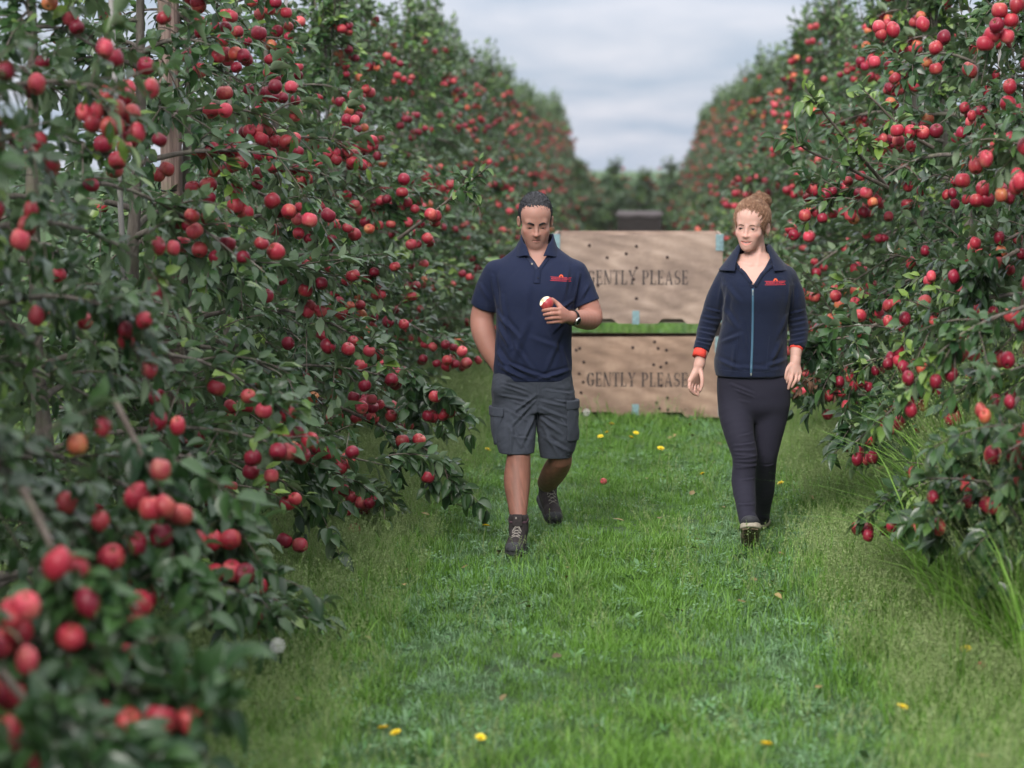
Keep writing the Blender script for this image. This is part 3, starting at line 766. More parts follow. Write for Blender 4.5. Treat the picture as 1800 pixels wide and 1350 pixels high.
def guard(x,y,lab,h=.34):
    g=Geo(); n=14
    for i in range(n):
        for s in (1,-1):
            P=[(.065*math.cos(6.283*i/n+s*t*2.2),.065*math.sin(6.283*i/n+s*t*2.2),.02+h*t) for t in np.linspace(0,1,9)]
            g.tube(P,.0028,4,0,False)
    root=g.obj('tree_guard',M_TEAL,None); root.location=(x,y,0); setp(root,lab,'tree guard','teal mesh tree guards')
guard(1.93,15.6,'teal mesh guard round a trunk foot under the right row',.5)


# ------------------------------------------------------------------ crates
def ply_mat(name,c1,c2,c3,seed):
    t=NT(name); co=t.coord('Object'); mp=t.n('Mapping'); mp.inputs['Scale'].default_value=(.9,1,3.0); mp.inputs['Location'].default_value=(seed*3.1,seed,seed*1.7); t.l(co,mp.inputs[0])
    n1=t.noise(3.0,6,.6,mp.outputs[0],.6)
    w=t.n('TexWave',wave_type='RINGS',rings_direction='Y'); t.inp(w,Scale=1.6,Distortion=5.,Detail=3.); w.inputs['Detail Scale'].default_value=1.2; t.l(mp.outputs[0],w.inputs['Vector'])
    n3=t.noise(4.2,4,.55,co); n4=t.noise(90,3,.6,co)
    f=t.math('ADD',t.math('MULTIPLY',n1,.86),t.math('MULTIPLY',w.outputs['Fac'],.14))
    c=t.ramp(f,[(.25,c1),(.5,c2),(.75,c3)])
    c=t.mix(t.ramp(n3,[(.38,(.5,.5,.5)),(.60,(0,0,0))]),c,(c1[0]*.75,c1[1]*.73,c1[2]*.78))
    c=t.mix(t.math('MULTIPLY',n4,.25),c,(c3[0]*1.1,c3[1]*1.1,c3[2]*1.15))
    return t.done(t.princ(c,.85,t.bump(n1,.35,.006))),c
M_PLY_A,_=ply_mat('grey_plywood',(.15,.104,.080),(.30,.218,.172),(.46,.35,.29),1)
M_PLY_B,_=ply_mat('brown_plywood',(.13,.080,.055),(.28,.183,.132),(.45,.315,.235),2)
M_PLY_D=simple('dark_plywood',(.014,.009,.009),.85,.3,20)
M_GALV=simple('galvanised_bracket',(.20,.31,.34),.55,.2,40,Metallic=.2)
M_BOLT=simple('rusty_bolt',(.035,.018,.016),.8,.3,200)
M_SLOTLIGHT=simple('slot_light_wood',(.42,.33,.31),.8,.1,40)
def ink(name,base,cover):
    t=NT(name); co=t.coord(); n=t.noise(26,5,.7,co); n2=t.noise(7,3,.5,co)
    f=t.ramp(t.math('ADD',t.math('MULTIPLY',n,.6),t.math('MULTIPLY',n2,.4)),[(cover-.05,(1,1,1)),(cover+.08,(.12,.12,.12))])
    return t.done(t.princ(t.mix(f,base,(.030,.026,.03)),.9))
M_INK_A=ink('faded_stencil_ink',(.19,.14,.125),.56)
M_INK_B=ink('stencil_ink',(.14,.09,.07),.70)
# stencil serif alphabet: each glyph is a list of polygons in a 0..w x 0..1 box
def R_(x0,y0,x1,y1): return [(x0,y0),(x1,y0),(x1,y1),(x0,y1)]
def arc(cx,cy,ro,ri,a0,a1,n=8,sx=1.0,sy=1.0,thick=None):
    A=np.radians(np.linspace(a0,a1,n)); o=[(cx+ro*sx*math.cos(a),cy+ro*sy*math.sin(a)) for a in A]; i=[(cx+ri*sx*math.cos(a),cy+(ro*sy-(ro-ri)*.55)*math.sin(a)) for a in A][::-1]; return [('strip',o,i[::-1])]
GLY={
 'G':(.66,[*arc(.34,.5,.33,.17,100,260,12,1,1.5),*arc(.34,.5,.33,.17,275,315,5,1,1.5),*arc(.34,.5,.33,.17,40,85,6,1,1.5),R_(.46,.12,.60,.44),R_(.38,.42,.66,.48),R_(.54,.66,.60,.96)]),
 'E':(.56,[R_(.06,.0,.20,1),R_(.0,.0,.06,.06),R_(.0,.94,.06,1),R_(.23,.0,.54,.07),R_(.23,.93,.52,1),R_(.23,.47,.40,.54),R_(.48,.07,.54,.26),R_(.46,.76,.52,.93),R_(.38,.38,.43,.63)]),
 'N':(.70,[R_(.08,.0,.14,.94),R_(.0,.0,.22,.06),[(.02,1),(.2,1),(.56,.0),(.46,.0)],R_(.58,.06,.64,1),R_(.50,.94,.72,1)]),
 'T':(.60,[R_(.23,.06,.37,1),R_(.14,.0,.46,.06),R_(.0,.93,.20,1),R_(.40,.93,.60,1),R_(.0,.74,.05,.93),R_(.55,.74,.60,.93)]),
 'L':(.54,[R_(.06,.0,.20,1),R_(.0,.94,.27,1),R_(.0,.0,.06,.06),R_(.23,.0,.52,.07),R_(.46,.07,.52,.30)]),
 'Y':(.66,[[(.02,1),(.18,1),(.36,.55),(.27,.50)],[(.54,1),(.62,1),(.42,.50),(.38,.56)],R_(.26,.06,.40,.46),R_(.17,.0,.49,.06),R_(.0,.95,.25,1),R_(.46,.95,.68,1)]),
 'P':(.60,[R_(.06,.06,.20,1),R_(.0,.0,.28,.06),R_(.0,.94,.06,1),*arc(.30,.72,.28,.15,-80,85,9,1,1.0),R_(.23,.93,.31,1),R_(.23,.44,.31,.51)]),
 'A':(.70,[[(.05,.06),(.12,.06),(.34,.90),(.31,1.0)],[(.37,1),(.33,.92),(.48,.06),(.63,.06)],R_(.0,.0,.20,.06),R_(.42,.0,.70,.06),R_(.18,.30,.44,.36)]),
 'S':(.54,[*arc(.27,.74,.25,.13,60,215,9,1,1.0),[(.03,.62),(.12,.48),(.50,.34),(.42,.52)],*arc(.27,.26,.25,.13,-130,35,9,1,1.0),R_(.44,.70,.49,.98),R_(.04,.02,.09,.30)]),
}
def lettering(parent,text,x0,z0,H,HZ,mat,y=-.0012,skip=()):
    x=x0
    for i,ch in enumerate(text):
        if ch==' ': x+=.42*H; continue
        w,polys=GLY[ch]
        if i not in skip:
            g=Geo()
            for p in polys:
                if isinstance(p,tuple):
                    _,o,n_=p; m=len(o); V=[(q[0]*H,0,q[1]*HZ) for q in o]+[(q[0]*H,0,q[1]*HZ) for q in n_]; g.add(V,[(k,k+1,m+k+1,m+k) for k in range(m-1)])
                else: g.add([(q[0]*H,0,q[1]*HZ) for q in p],[tuple(range(len(p)))])
            o=g.obj('letter',mat,parent); o.location=(x,y,z0)
            sd=o.modifiers.new('t','SOLIDIFY'); sd.thickness=.0012; sd.offset=0
        x+=(w+.10)*H
def bolt_mesh():
    g=Geo(); M=Matrix.Rotation(math.pi/2,4,'X'); g.lathe([(.012,0),(.0115,.003),(.005,.006)],9,0,M); return g.mesh('bolt',M_BOLT)
BOLT=bolt_mesh()
def crate(Y,z,W,H,D,ply,label,letters,bolts,green,brackets_top,slots_pale):
    root=empty('fruit_crate',(0.005,Y,z)); setp(root,label,'crate','stacked wooden fruit crates')
    t=.018; zb=.0
    # front panel with two shallow curved cut-outs at the bottom edge
    g=Geo(); n=72; top=[];bot=[]
    for i in range(n+1):
        x=-W/2+W*i/n; b=0
        for c,hw in ((-.30,.25),(.255,.17)):
            u=abs(x-c)/(hw/2*1.2)
            if u<1: b=max(b,.036*min(1,(1-u**4)*1.4))
        bot.append((x,b)); top.append((x,H+(.012*(x/W))))
    V=[];F=[]
    for y in (0,t):
        for a in bot: V.append((a[0],y,a[1]))
        for a in top: V.append((a[0],y,a[1]))
    m=n+1
    for i in range(n):
        F+=[(i,i+1,m+i+1,m+i),(2*m+i,3*m+i,3*m+i+1,2*m+i+1),(i,2*m+i,2*m+i+1,i+1),(m+i,m+i+1,3*m+i+1,3*m+i)]
    F+=[(0,m,3*m,2*m),(m-1,3*m-1,4*m-1,2*m-1)]
    fp=g.add(V,F).obj('front_panel',ply,root)
    hb=H if green else H-.040
    Geo().box((0,D-t/2,hb/2),(W,t,hb)).obj('back_panel',ply,root)
    for s in (-1,1): Geo().box((s*(W/2-t/2-.001),D/2,H/2+.004),(t,D-2*t-.004,H-.004)).obj('side_panel',ply,root)
    Geo().box((0,D/2,.085),(W-2*t-.004,D-2*t-.004,.018)).obj('floor_panel',ply,root)
    for x in (-W/2+.06,0,W/2-.06): Geo().box((x,D/2,.037),(.09,D-2*t-.01,.07)).obj('bearer',M_SLOTLIGHT if slots_pale else M_PLY_D,root)
    if slots_pale: Geo().box((0,.06,.028),(W-.3,.02,.05)).obj('cross_bearer',M_SLOTLIGHT,root)  # its pale colour stands for the light showing in the cut-outs
    for sx in (-1,1):
        for sy in (.045,D-.045): Geo().box((sx*(W/2-.048),sy,H/2+.04),(.055,.05,H-.12)).obj('corner_post',ply,root)
    # brackets
    g=Geo(); g.box((-.012,-.0035,.045),(.052,.005,.10),bev=.0015); g.obj('bracket',M_GALV,root)
    for sx in (-1,1):
        g=Geo(); g.box((sx*(W/2-.026),-.0035,H-.055),(.052,.005,.12),bev=.0015); g.box((sx*(W/2+.0035),.03,H-.055),(.005,.07,.12),bev=.0015); g.obj('bracket',M_GALV,root)
        g=Geo(); g.box((sx*(W/2-.012),-.0035,.07),(.024,.005,.12),bev=.0015); g.box((sx*(W/2+.0035),.03,.07),(.005,.07,.12),bev=.0015); g.obj('bracket',M_GALV,root)
    if green:      # the upper crate stands on corner blocks; between them one looks through at the lane behind
        for sx in (-1,1):
            for yy in (.05,D-.05): Geo().box((sx*(W/2-.05),yy,-GAP/2),(.09,.09,GAP-.002),bev=.003).obj('stacking_block',M_PLY_D,root)
    for (x,zz) in bolts:
        o=link('bolt',BOLT,root,(x,-.0005,zz)); 
    tx,x0,z0,sx,hh,mat=letters
    lettering(root,tx,x0,z0,sx,hh,mat)
    return root
CY=17.82; PXM=17.82
def cr(px,py): p=at(px,py,CY); return p[0]-.005,p[2]
def zr(X,Y0): return 980+X/3.2129,340+Y0/3.2129
W_=cr(1270,500)[0]-cr(972,500)[0]
xc_=(cr(1270,500)[0]+cr(972,500)[0])/2
z_lo=0.0; H_lo=cr(0,588)[1]-z_lo; z_hi=cr(0,565)[1]; H_hi=cr(0,411)[1]-z_hi
bl=[cr(*zr(a,b)) for a,b in ((125,875),(148,953),(122,1018),(145,1065),(133,1125),(133,1215),(548,838),(568,875),(615,885),(615,957),(583,980),(543,967),(620,1155),(560,1183),(575,1215),(623,1222),(425,870),(585,1085),(105,885))]
bh=[cr(*zr(a,b)) for a,b in ((180,293),(280,362),(388,340),(446,298),(446,420),(430,484),(446,593),(228,520),(620,360))]
GAP=z_hi-H_lo
x0l,z0l=cr(*zr(165,1090)); x1l,_=cr(*zr(742,1090))
Hl=(cr(*zr(165,1010))[1]-z0l)
def text_w(s): return sum((.42 if c==' ' else GLY[c][0]+.10) for c in s)
S_lo=(x1l-x0l)/text_w('GENTLY PLEASE')
x0h,z0h=cr(*zr(168,514)); x1h,_=cr(*zr(745,505))

lo=crate(CY,z_lo,W_,H_lo,1.0,M_PLY_B,'lower crate of the stack, standing on the grass, GENTLY PLEASE in dark letters',('GENTLY PLEASE',x0l-xc_,z0l-z_lo,S_lo,Hl,M_INK_B),[(x-xc_,z-z_lo) for x,z in bl],False,False,False)
hi=crate(CY,z_hi,W_,H_hi,1.0,M_PLY_A,'upper crate of the stack, raised on dark blocks, its GENTLY PLEASE lettering faded',('GENTLY PLEASE',x0h-xc_,z0h-z_hi,(x1h-x0h)/text_w('GENTLY PLEASE'),Hl,M_INK_A),[(x-xc_,z-z_hi) for x,z in bh],True,False,True)
for o in (lo,hi): o.location.x=xc_+.005

# a dark bin under a pale wavy cover, farther down the lane
def far_bin():
    Y=46.0; a=at(1085,390,Y); b=at(1163,390,Y); W=b[0]-a[0]; xc=(a[0]+b[0])/2; zt=at(1120,378,Y)[2]
    root=empty('covered_bin',(xc,Y,0)); setp(root,'dark bin under a pale wavy cover, blurred behind the crate stack','bin')
    Geo().box((0,0,zt/2),(W,.03,zt)).obj('front_panel',M_PLY_D,root)
    Geo().box((0,.9,zt/2),(W,.03,zt)).obj('back_panel',M_PLY_D,root)
    for s in (-1,1): Geo().box((s*(W/2-.016),.45,zt/2),(.03,.86,zt-.003)).obj('side_panel',M_PLY_D,root)
    M_C=simple('grey_cover',(.075,.062,.068),.8,.1,10)
    n=40; V=[];F=[]
    for i in range(n+1):
        x=-W/2-.02+(W+.04)*i/n; dz=.04*abs(math.sin(i/n*math.pi*2.0))
        V+=[(x*1.0,-.03,zt-.02-dz),(x,-.02,zt+.04),(x*.9,.45,zt+.07),(x,.94,zt+.03)]
    for i in range(n):
        for j in range(3): F.append((i*4+j,(i+1)*4+j,(i+1)*4+j+1,i*4+j+1))
    o=Geo().add(V,F).obj('cover',M_C,root,True); o.modifiers.new('s','SOLIDIFY').thickness=.01
far_bin()

# ------------------------------------------------------------------ far end of the lane: woodland edge
def woodland():
    r=np.random.default_rng(9); n=26000
    x=r.uniform(-30,30,n); y=r.uniform(72,80,n)
    top=1.2+.35*vnoise(x,y*0,.3,3)+.25*vnoise(x,y*0,1.1,4); z=top*r.random(n)**.6
    B=np.stack([x,y,z],1); D=r.normal(0,1,(n,3)); D/=np.linalg.norm(D,axis=1)[:,None]; N=np.stack([r.normal(0,.5,n),r.normal(0,.5,n),np.ones(n)],1); N-=D*np.sum(N*D,1)[:,None]
    Ln=r.uniform(.12,.26,n); V,F=leaves_np(B,D,N,Ln,Ln*.4,r.uniform(0,.4,n)); me=mesh_np('woodland',V,F,[M_LEAF]); add_attr(me,'lc',np.repeat(r.random(n)*.45,len(LV)))
    o=link('woodland',me); setp(o,'low hazy belt of trees closing the far end of the lane',kind='stuff')
woodland()
def haze():
    t=NT('haze_air'); v=t.n('VolumePrincipled'); v.inputs['Color'].default_value=(.90,.93,.97,1); v.inputs['Density'].default_value=.0003; v.inputs['Anisotropy'].default_value=.2
    t.l(v.outputs[0],t.out.inputs['Volume'])
    o=Geo().box((0,220,1.95),(510,572,6.3)).obj('haze',t.m); setp(o,kind='stuff')
haze()
# ================================================================== people
# distance fields on regular grids, meshed with surface nets
def surfnet(f,org,h):
    s=f<0; nx,ny,nz=f.shape
    c=[s[i:nx-1+i,j:ny-1+j,k:nz-1+k] for i in (0,1) for j in (0,1) for k in (0,1)]
    cnt=sum(a.astype(np.int8) for a in c); act=(cnt>0)&(cnt<8)
    I=np.argwhere(act); idx=-np.ones(act.shape,np.int32); idx[act]=np.arange(len(I))
    acc=np.zeros((len(I),3)); num=np.zeros(len(I))
    cor=[(i,j,k) for i in (0,1) for j in (0,1) for k in (0,1)]
    vals=[f[I[:,0]+a,I[:,1]+b,I[:,2]+d] for a,b,d in cor]
    for a in range(8):
        for b in range(a+1,8):
            A=np.array(cor[a]);B=np.array(cor[b])
            if abs(A-B).sum()!=1: continue
            va,vb=vals[a],vals[b]; m=(va<0)!=(vb<0); t=np.where(m,va/(va-vb+1e-12*(va==vb)),0)
            acc+=(A+(B-A)*t[:,None])*m[:,None]; num+=m
    V=(I+acc/num[:,None])*h+np.array(org)
    F=[]
    for ax in range(3):
        o=[a for a in range(3) if a!=ax]
        sl0=[slice(None)]*3; sl1=[slice(None)]*3; sl0[ax]=slice(0,-1); sl1[ax]=slice(1,None)
        for q in o: sl0[q]=slice(1,-1); sl1[q]=slice(1,-1)
        a=s[tuple(sl0)]; b=s[tuple(sl1)]; E=np.argwhere(a!=b); ins=a[E[:,0],E[:,1],E[:,2]]
        E=E.copy(); E[:,o[0]]+=1; E[:,o[1]]+=1
        def ci(d0,d1):
            q=E.copy(); q[:,o[0]]-=d0; q[:,o[1]]-=d1; return idx[q[:,0],q[:,1],q[:,2]]
        Q=np.stack([ci(1,1),ci(0,1),ci(0,0),ci(1,0)],1)
        flip=ins if ax!=1 else ~ins
        Q[~flip]=Q[~flip][:,::-1]; F.append(Q)
    F=np.concatenate(F); F=F[(F>=0).all(1)]
    return V,F
def relax(V,F,n=2,w=.5):
    e=np.concatenate([F[:,[0,1]],F[:,[1,2]],F[:,[2,3]],F[:,[3,0]]])
    deg=np.bincount(e.ravel(),minlength=len(V)).astype(float)
    for _ in range(n):
        S=np.zeros_like(V)
        for k in range(3):
            S[:,k]=np.bincount(e[:,0],V[e[:,1],k],len(V))+np.bincount(e[:,1],V[e[:,0],k],len(V))
        V=V*(1-w)+S/deg[:,None]*w
    return V
def vnormals(V,F):
    n=np.cross(V[F[:,2]]-V[F[:,0]],V[F[:,3]]-V[F[:,1]]); N=np.zeros_like(V)
    for k in range(4): 
        for a in range(3): N[:,a]+=np.bincount(F[:,k],n[:,a],len(V))
    N/=(np.linalg.norm(N,axis=1)[:,None]+1e-12)
    return relax(N,F,4,.6)
def grid(lo,hi,h):
    ax=[np.arange(lo[i],hi[i]+h,h,dtype=np.float32) for i in range(3)]
    return ax[0][:,None,None],ax[1][None,:,None],ax[2][None,None,:]
def smin(a,b,k):
    q=np.clip(.5+.5*(b-a)/k,0,1); return b+(a-b)*q-k*q*(1-q)
def smax(a,b,k): return -smin(-a,-b,k)
def seg(P,a,b,ra,rb=None,sc=(1,1,1)):
    rb=ra if rb is None else rb
    x,y,z=[(P[i]-a[i])/sc[i] for i in range(3)]; d=[(b[i]-a[i])/sc[i] for i in range(3)]; L=sum(q*q for q in d)+1e-12
    t=np.clip((x*d[0]+y*d[1]+z*d[2])/L,0,1)
    return np.sqrt((x-t*d[0])**2+(y-t*d[1])**2+(z-t*d[2])**2)-(ra+(rb-ra)*t)
def spline(pts,rs,m=5):
    """smooth curve through the joints, radii eased in the same way"""
    A=np.concatenate([np.array(pts,float),np.array(rs,float)[:,None]],1); n=len(A)
    if n<3: return A[:,:3],A[:,3]
    T=np.empty_like(A); T[1:-1]=(A[2:]-A[:-2])/2; T[0]=A[1]-A[0]; T[-1]=A[-1]-A[-2]; out=[]
    for i in range(n-1):
        L=min(1.0,np.linalg.norm(A[i+1,:3]-A[i,:3])/(max(np.linalg.norm(T[i,:3]),np.linalg.norm(T[i+1,:3]))+1e-9))
        for t in np.arange(m)/m: out.append((2*t**3-3*t**2+1)*A[i]+(t**3-2*t**2+t)*T[i]*L+(-2*t**3+3*t**2)*A[i+1]+(t**3-t**2)*T[i+1]*L)
    out.append(A[-1]); out=np.array(out); return out[:,:3],out[:,3]
def chain(P,pts,rs,k=.01,sc=(1,1,1)):
    if len(pts)>2:
        pts,rs=spline(pts,rs,4 if k>.005 else 3); k=.002
    d=None
    for i in range(len(pts)-1):
        q=seg(P,pts[i],pts[i+1],rs[i],rs[i+1],sc); d=q if d is None else smin(d,q,k)
    return d
def ell(P,c,r,R=None):
    x,y,z=[P[i]-c[i] for i in range(3)]
    if R is not None:
        x,y,z=[R[0][i]*x+R[1][i]*y+R[2][i]*z for i in range(3)]
    k0=np.sqrt((x/r[0])**2+(y/r[1])**2+(z/r[2])**2); k1=np.sqrt((x/r[0]**2)**2+(y/r[1]**2)**2+(z/r[2]**2)**2)+1e-9
    return k0*(k0-1)/k1
def stack(P,rows,n=2.3,zcap=True):
    """rows (z, x0, x1, cy, ry) bottom to top"""
    rows=sorted(rows); R=np.array(rows,float); z=P[2]
    def it(v):
        # smooth (cubic) interpolation through the rows
        zz=np.clip(z,R[0,0],R[-1,0]); i=np.clip(np.searchsorted(R[:,0],zz.ravel()).reshape(zz.shape)-1,0,len(R)-2)
        m=np.gradient(v,R[:,0]); h=R[i+1,0]-R[i,0]; t=(zz-R[i,0])/h
        return (2*t**3-3*t**2+1)*v[i]+(t**3-2*t**2+t)*h*m[i]+(-2*t**3+3*t**2)*v[i+1]+(t**3-t**2)*h*m[i+1]
    x0,x1,cy,ry=[it(R[:,k]) for k in (1,2,3,4)]
    cx=(x0+x1)/2; rx=(x1-x0)/2
    k=(np.abs((P[0]-cx)/rx)**n+np.abs((P[1]-cy)/ry)**n)**(1/n)
    d=(k-1)*np.minimum(rx,ry)
    if zcap: d=np.maximum(d,np.maximum(R[0,0]-z,z-R[-1,0]))
    return d.astype(np.float32)
def plane(P,p,n):
    """negative on the side the normal points away from"""
    n=np.array(n,float); n/=np.linalg.norm(n); return (P[0]-p[0])*n[0]+(P[1]-p[1])*n[1]+(P[2]-p[2])*n[2]
def field_mesh(fn,lo,hi,h,rel=1):
    P=grid(lo,hi,h); f=np.asarray(fn(P),np.float32)+np.zeros((P[0].size,P[1].size,P[2].size),np.float32)
    V,F=surfnet(f,[float(P[0].ravel()[0]),float(P[1].ravel()[0]),float(P[2].ravel()[0])],h)
    if rel: V=relax(V,F,rel,.4)
    return V,F
def creases(V,N,lines):
    d=np.zeros(len(V))
    for a,b,w,amp in lines:
        a=np.array(a);b=np.array(b); ab=b-a; t=np.clip(((V-a)@ab)/(ab@ab),0,1); q=np.linalg.norm(V-a-t[:,None]*ab,axis=1)
        e=np.sin(np.pi*np.clip(t,.03,.97))**.5
        d+=amp*(np.exp(-(q/w)**2)-.55*np.exp(-((q-1.5*w)/w)**2))*e
    return V+N*d[:,None]
def wrinkle(V,N,amp,freq,seed,aniso=(1,1,1)):
    r=np.random.default_rng(seed); d=np.zeros(len(V)); W=V*np.array(aniso)
    warp=np.sin(W@r.normal(0,freq*.35,(3,3))+r.uniform(0,6,3))*.9/freq
    W=W+warp
    for i in range(7):
        k=r.normal(0,1,3); k=k/np.linalg.norm(k)*freq*r.uniform(.5,1.6); s=np.sin(W@k+r.uniform(0,6)); d+=np.sign(s)*np.abs(s)**1.5/ (1+.35*i)
    return V+N*(d*amp/3.)[:,None]
def Rm(*e): return np.array(Euler(e).to_matrix())

# ------------------------------------------------------------------ materials of people
def skin_mat(name,base,blotch):
    t=NT(name); co=t.coord(); a=t.attr('pig').outputs['Color']; n=t.noise(28,4,.6,co); n2=t.noise(300,3,.6,co)
    c=t.mix(t.math('MULTIPLY',n,.55),base,blotch); c=t.mix(1.0,c,a,'MULTIPLY')
    return t.done(t.princ(c,.58,t.bump(t.math('ADD',n2,t.math('MULTIPLY',n,1.5)),.22,.002),Subsurface_Weight=.35,Subsurface_Radius=(.014,.006,.004),Subsurface_Scale=.6,Specular_IOR_Level=.45))
M_SKIN_M=skin_mat('tanned_skin',(.38,.205,.160),(.33,.155,.12))
M_SKIN_F=skin_mat('fair_skin',(.56,.345,.285),(.52,.27,.22))
def cloth_mat(name,c1,c2,weave=900,rough=.85,sheen=.04,bs=.25,macro=60):
    t=NT(name); co=t.coord(); n=t.noise(macro,4,.6,co); w=t.noise(weave,2,.5,co)
    c=t.mix(n,c1,c2); c=t.mix(t.math('MULTIPLY',w,.35),c,tuple(v*1.5 for v in c2))
    return t.done(t.princ(c,rough,t.bump(t.math('ADD',t.math('MULTIPLY',w,.5),n),bs,.004),Sheen_Weight=sheen,Sheen_Roughness=.5,Specular_IOR_Level=.25))
M_POLO=cloth_mat('navy_pique',(.0045,.0085,.028),(.0075,.0125,.038))
M_FLEECE=cloth_mat('navy_fleece',(.0038,.0068,.021),(.0075,.0125,.034),500,.95,.10,.5,110)
M_SEAM=simple('navy_seam',(.004,.006,.02),.9,.1,100)
M_SEAML=simple('navy_edge',(.010,.016,.045),.85,.1,100)
M_SHORTS=cloth_mat('grey_cotton',(.024,.028,.039),(.037,.043,.057),700,.85,.03,.35)
M_SEAMG=simple('grey_seam',(.022,.026,.036),.9,.1,100)
M_LEG=cloth_mat('dark_leggings',(.011,.0105,.019),(.017,.016,.029),900,.85,.03,.12)
M_RED=simple('coral_red_fabric',(.70,.055,.035),.8,.1,90)
M_LOGO=simple('red_thread',(.62,.035,.05),.7,.05,200)
M_LOGO_O=simple('orange_red_thread',(.70,.09,.02),.7,.05,200)
M_BOOT=simple('brown_suede',(.022,.015,.016),.85,.35,60,.4)
M_BOOTG=simple('grey_boot_panel',(.038,.038,.044),.8,.25,60,.4)
M_SOLE=simple('dark_rubber',(.03,.03,.032),.8,.2,50)
M_LACE=simple('grey_lace',(.30,.27,.24),.8,.2,200)
M_LINING=simple('purple_lining',(.075,.035,.05),.9,.2,60)
M_SOCK=simple('dark_purple_sock',(.018,.012,.026),.9,.2,200)
M_SHOE=simple('black_knit_shoe',(.022,.023,.028),.8,.25,150,.3)
M_CREAM=simple('cream_sole',(.33,.29,.23),.7,.12,60)
M_TREAD=simple('brown_tread',(.20,.145,.095),.8,.25,60)
M_STEEL=simple('dark_steel',(.05,.05,.055),.35,.2,200,Metallic=.9)
M_BEZEL=simple('bright_steel',(.55,.55,.55),.3,.1,200,Metallic=1.0)
M_DIAL=simple('black_dial',(.008,.008,.01),.15,.05,50)
M_WHITE=simple('eye_white',(.22,.19,.185),.25,.05,100)
M_IRIS=simple('dark_iris',(.03,.018,.012),.2,.1,400)
M_TEETH=simple('teeth',(.80,.78,.74),.3,.04,100)
M_MOUTH=simple('mouth_dark',(.07,.018,.018),.5,.05,100)
M_BROW=simple('dark_brow_hair',(.012,.010,.011),.8,.3,400)
M_LASH=simple('dark_lash',(.02,.013,.012),.7,.1,100)
def hair_mat(name,c1,c2,c3,sc,rough=.55):
    t=NT(name); co=t.coord('Object',sc); n=t.noise(60,5,.7,co,.4)
    c=t.ramp(n,[(.35,c1),(.55,c2),(.72,c3)])
    return t.done(t.princ(c,rough,t.bump(n,.9,.004),Specular_IOR_Level=.4))
M_HAIR_M=hair_mat('dark_greying_hair',(.006,.006,.008),(.014,.015,.020),(.10,.10,.12),(1.6,1.6,1.6))
M_HAIR_F=hair_mat('auburn_hair',(.09,.038,.02),(.20,.095,.052),(.40,.25,.155),(1.2,1.2,2.2),.45)
M_STRAND=hair_mat('loose_hair_strand',(.17,.08,.042),(.30,.165,.10),(.54,.37,.25),(1,1,1),.45)
M_ZIP=simple('steel_zip',(.05,.12,.19),.5,.1,300)
M_GOLD=simple('gold_stud',(.7,.5,.25),.3,.1,100,Metallic=1.0)

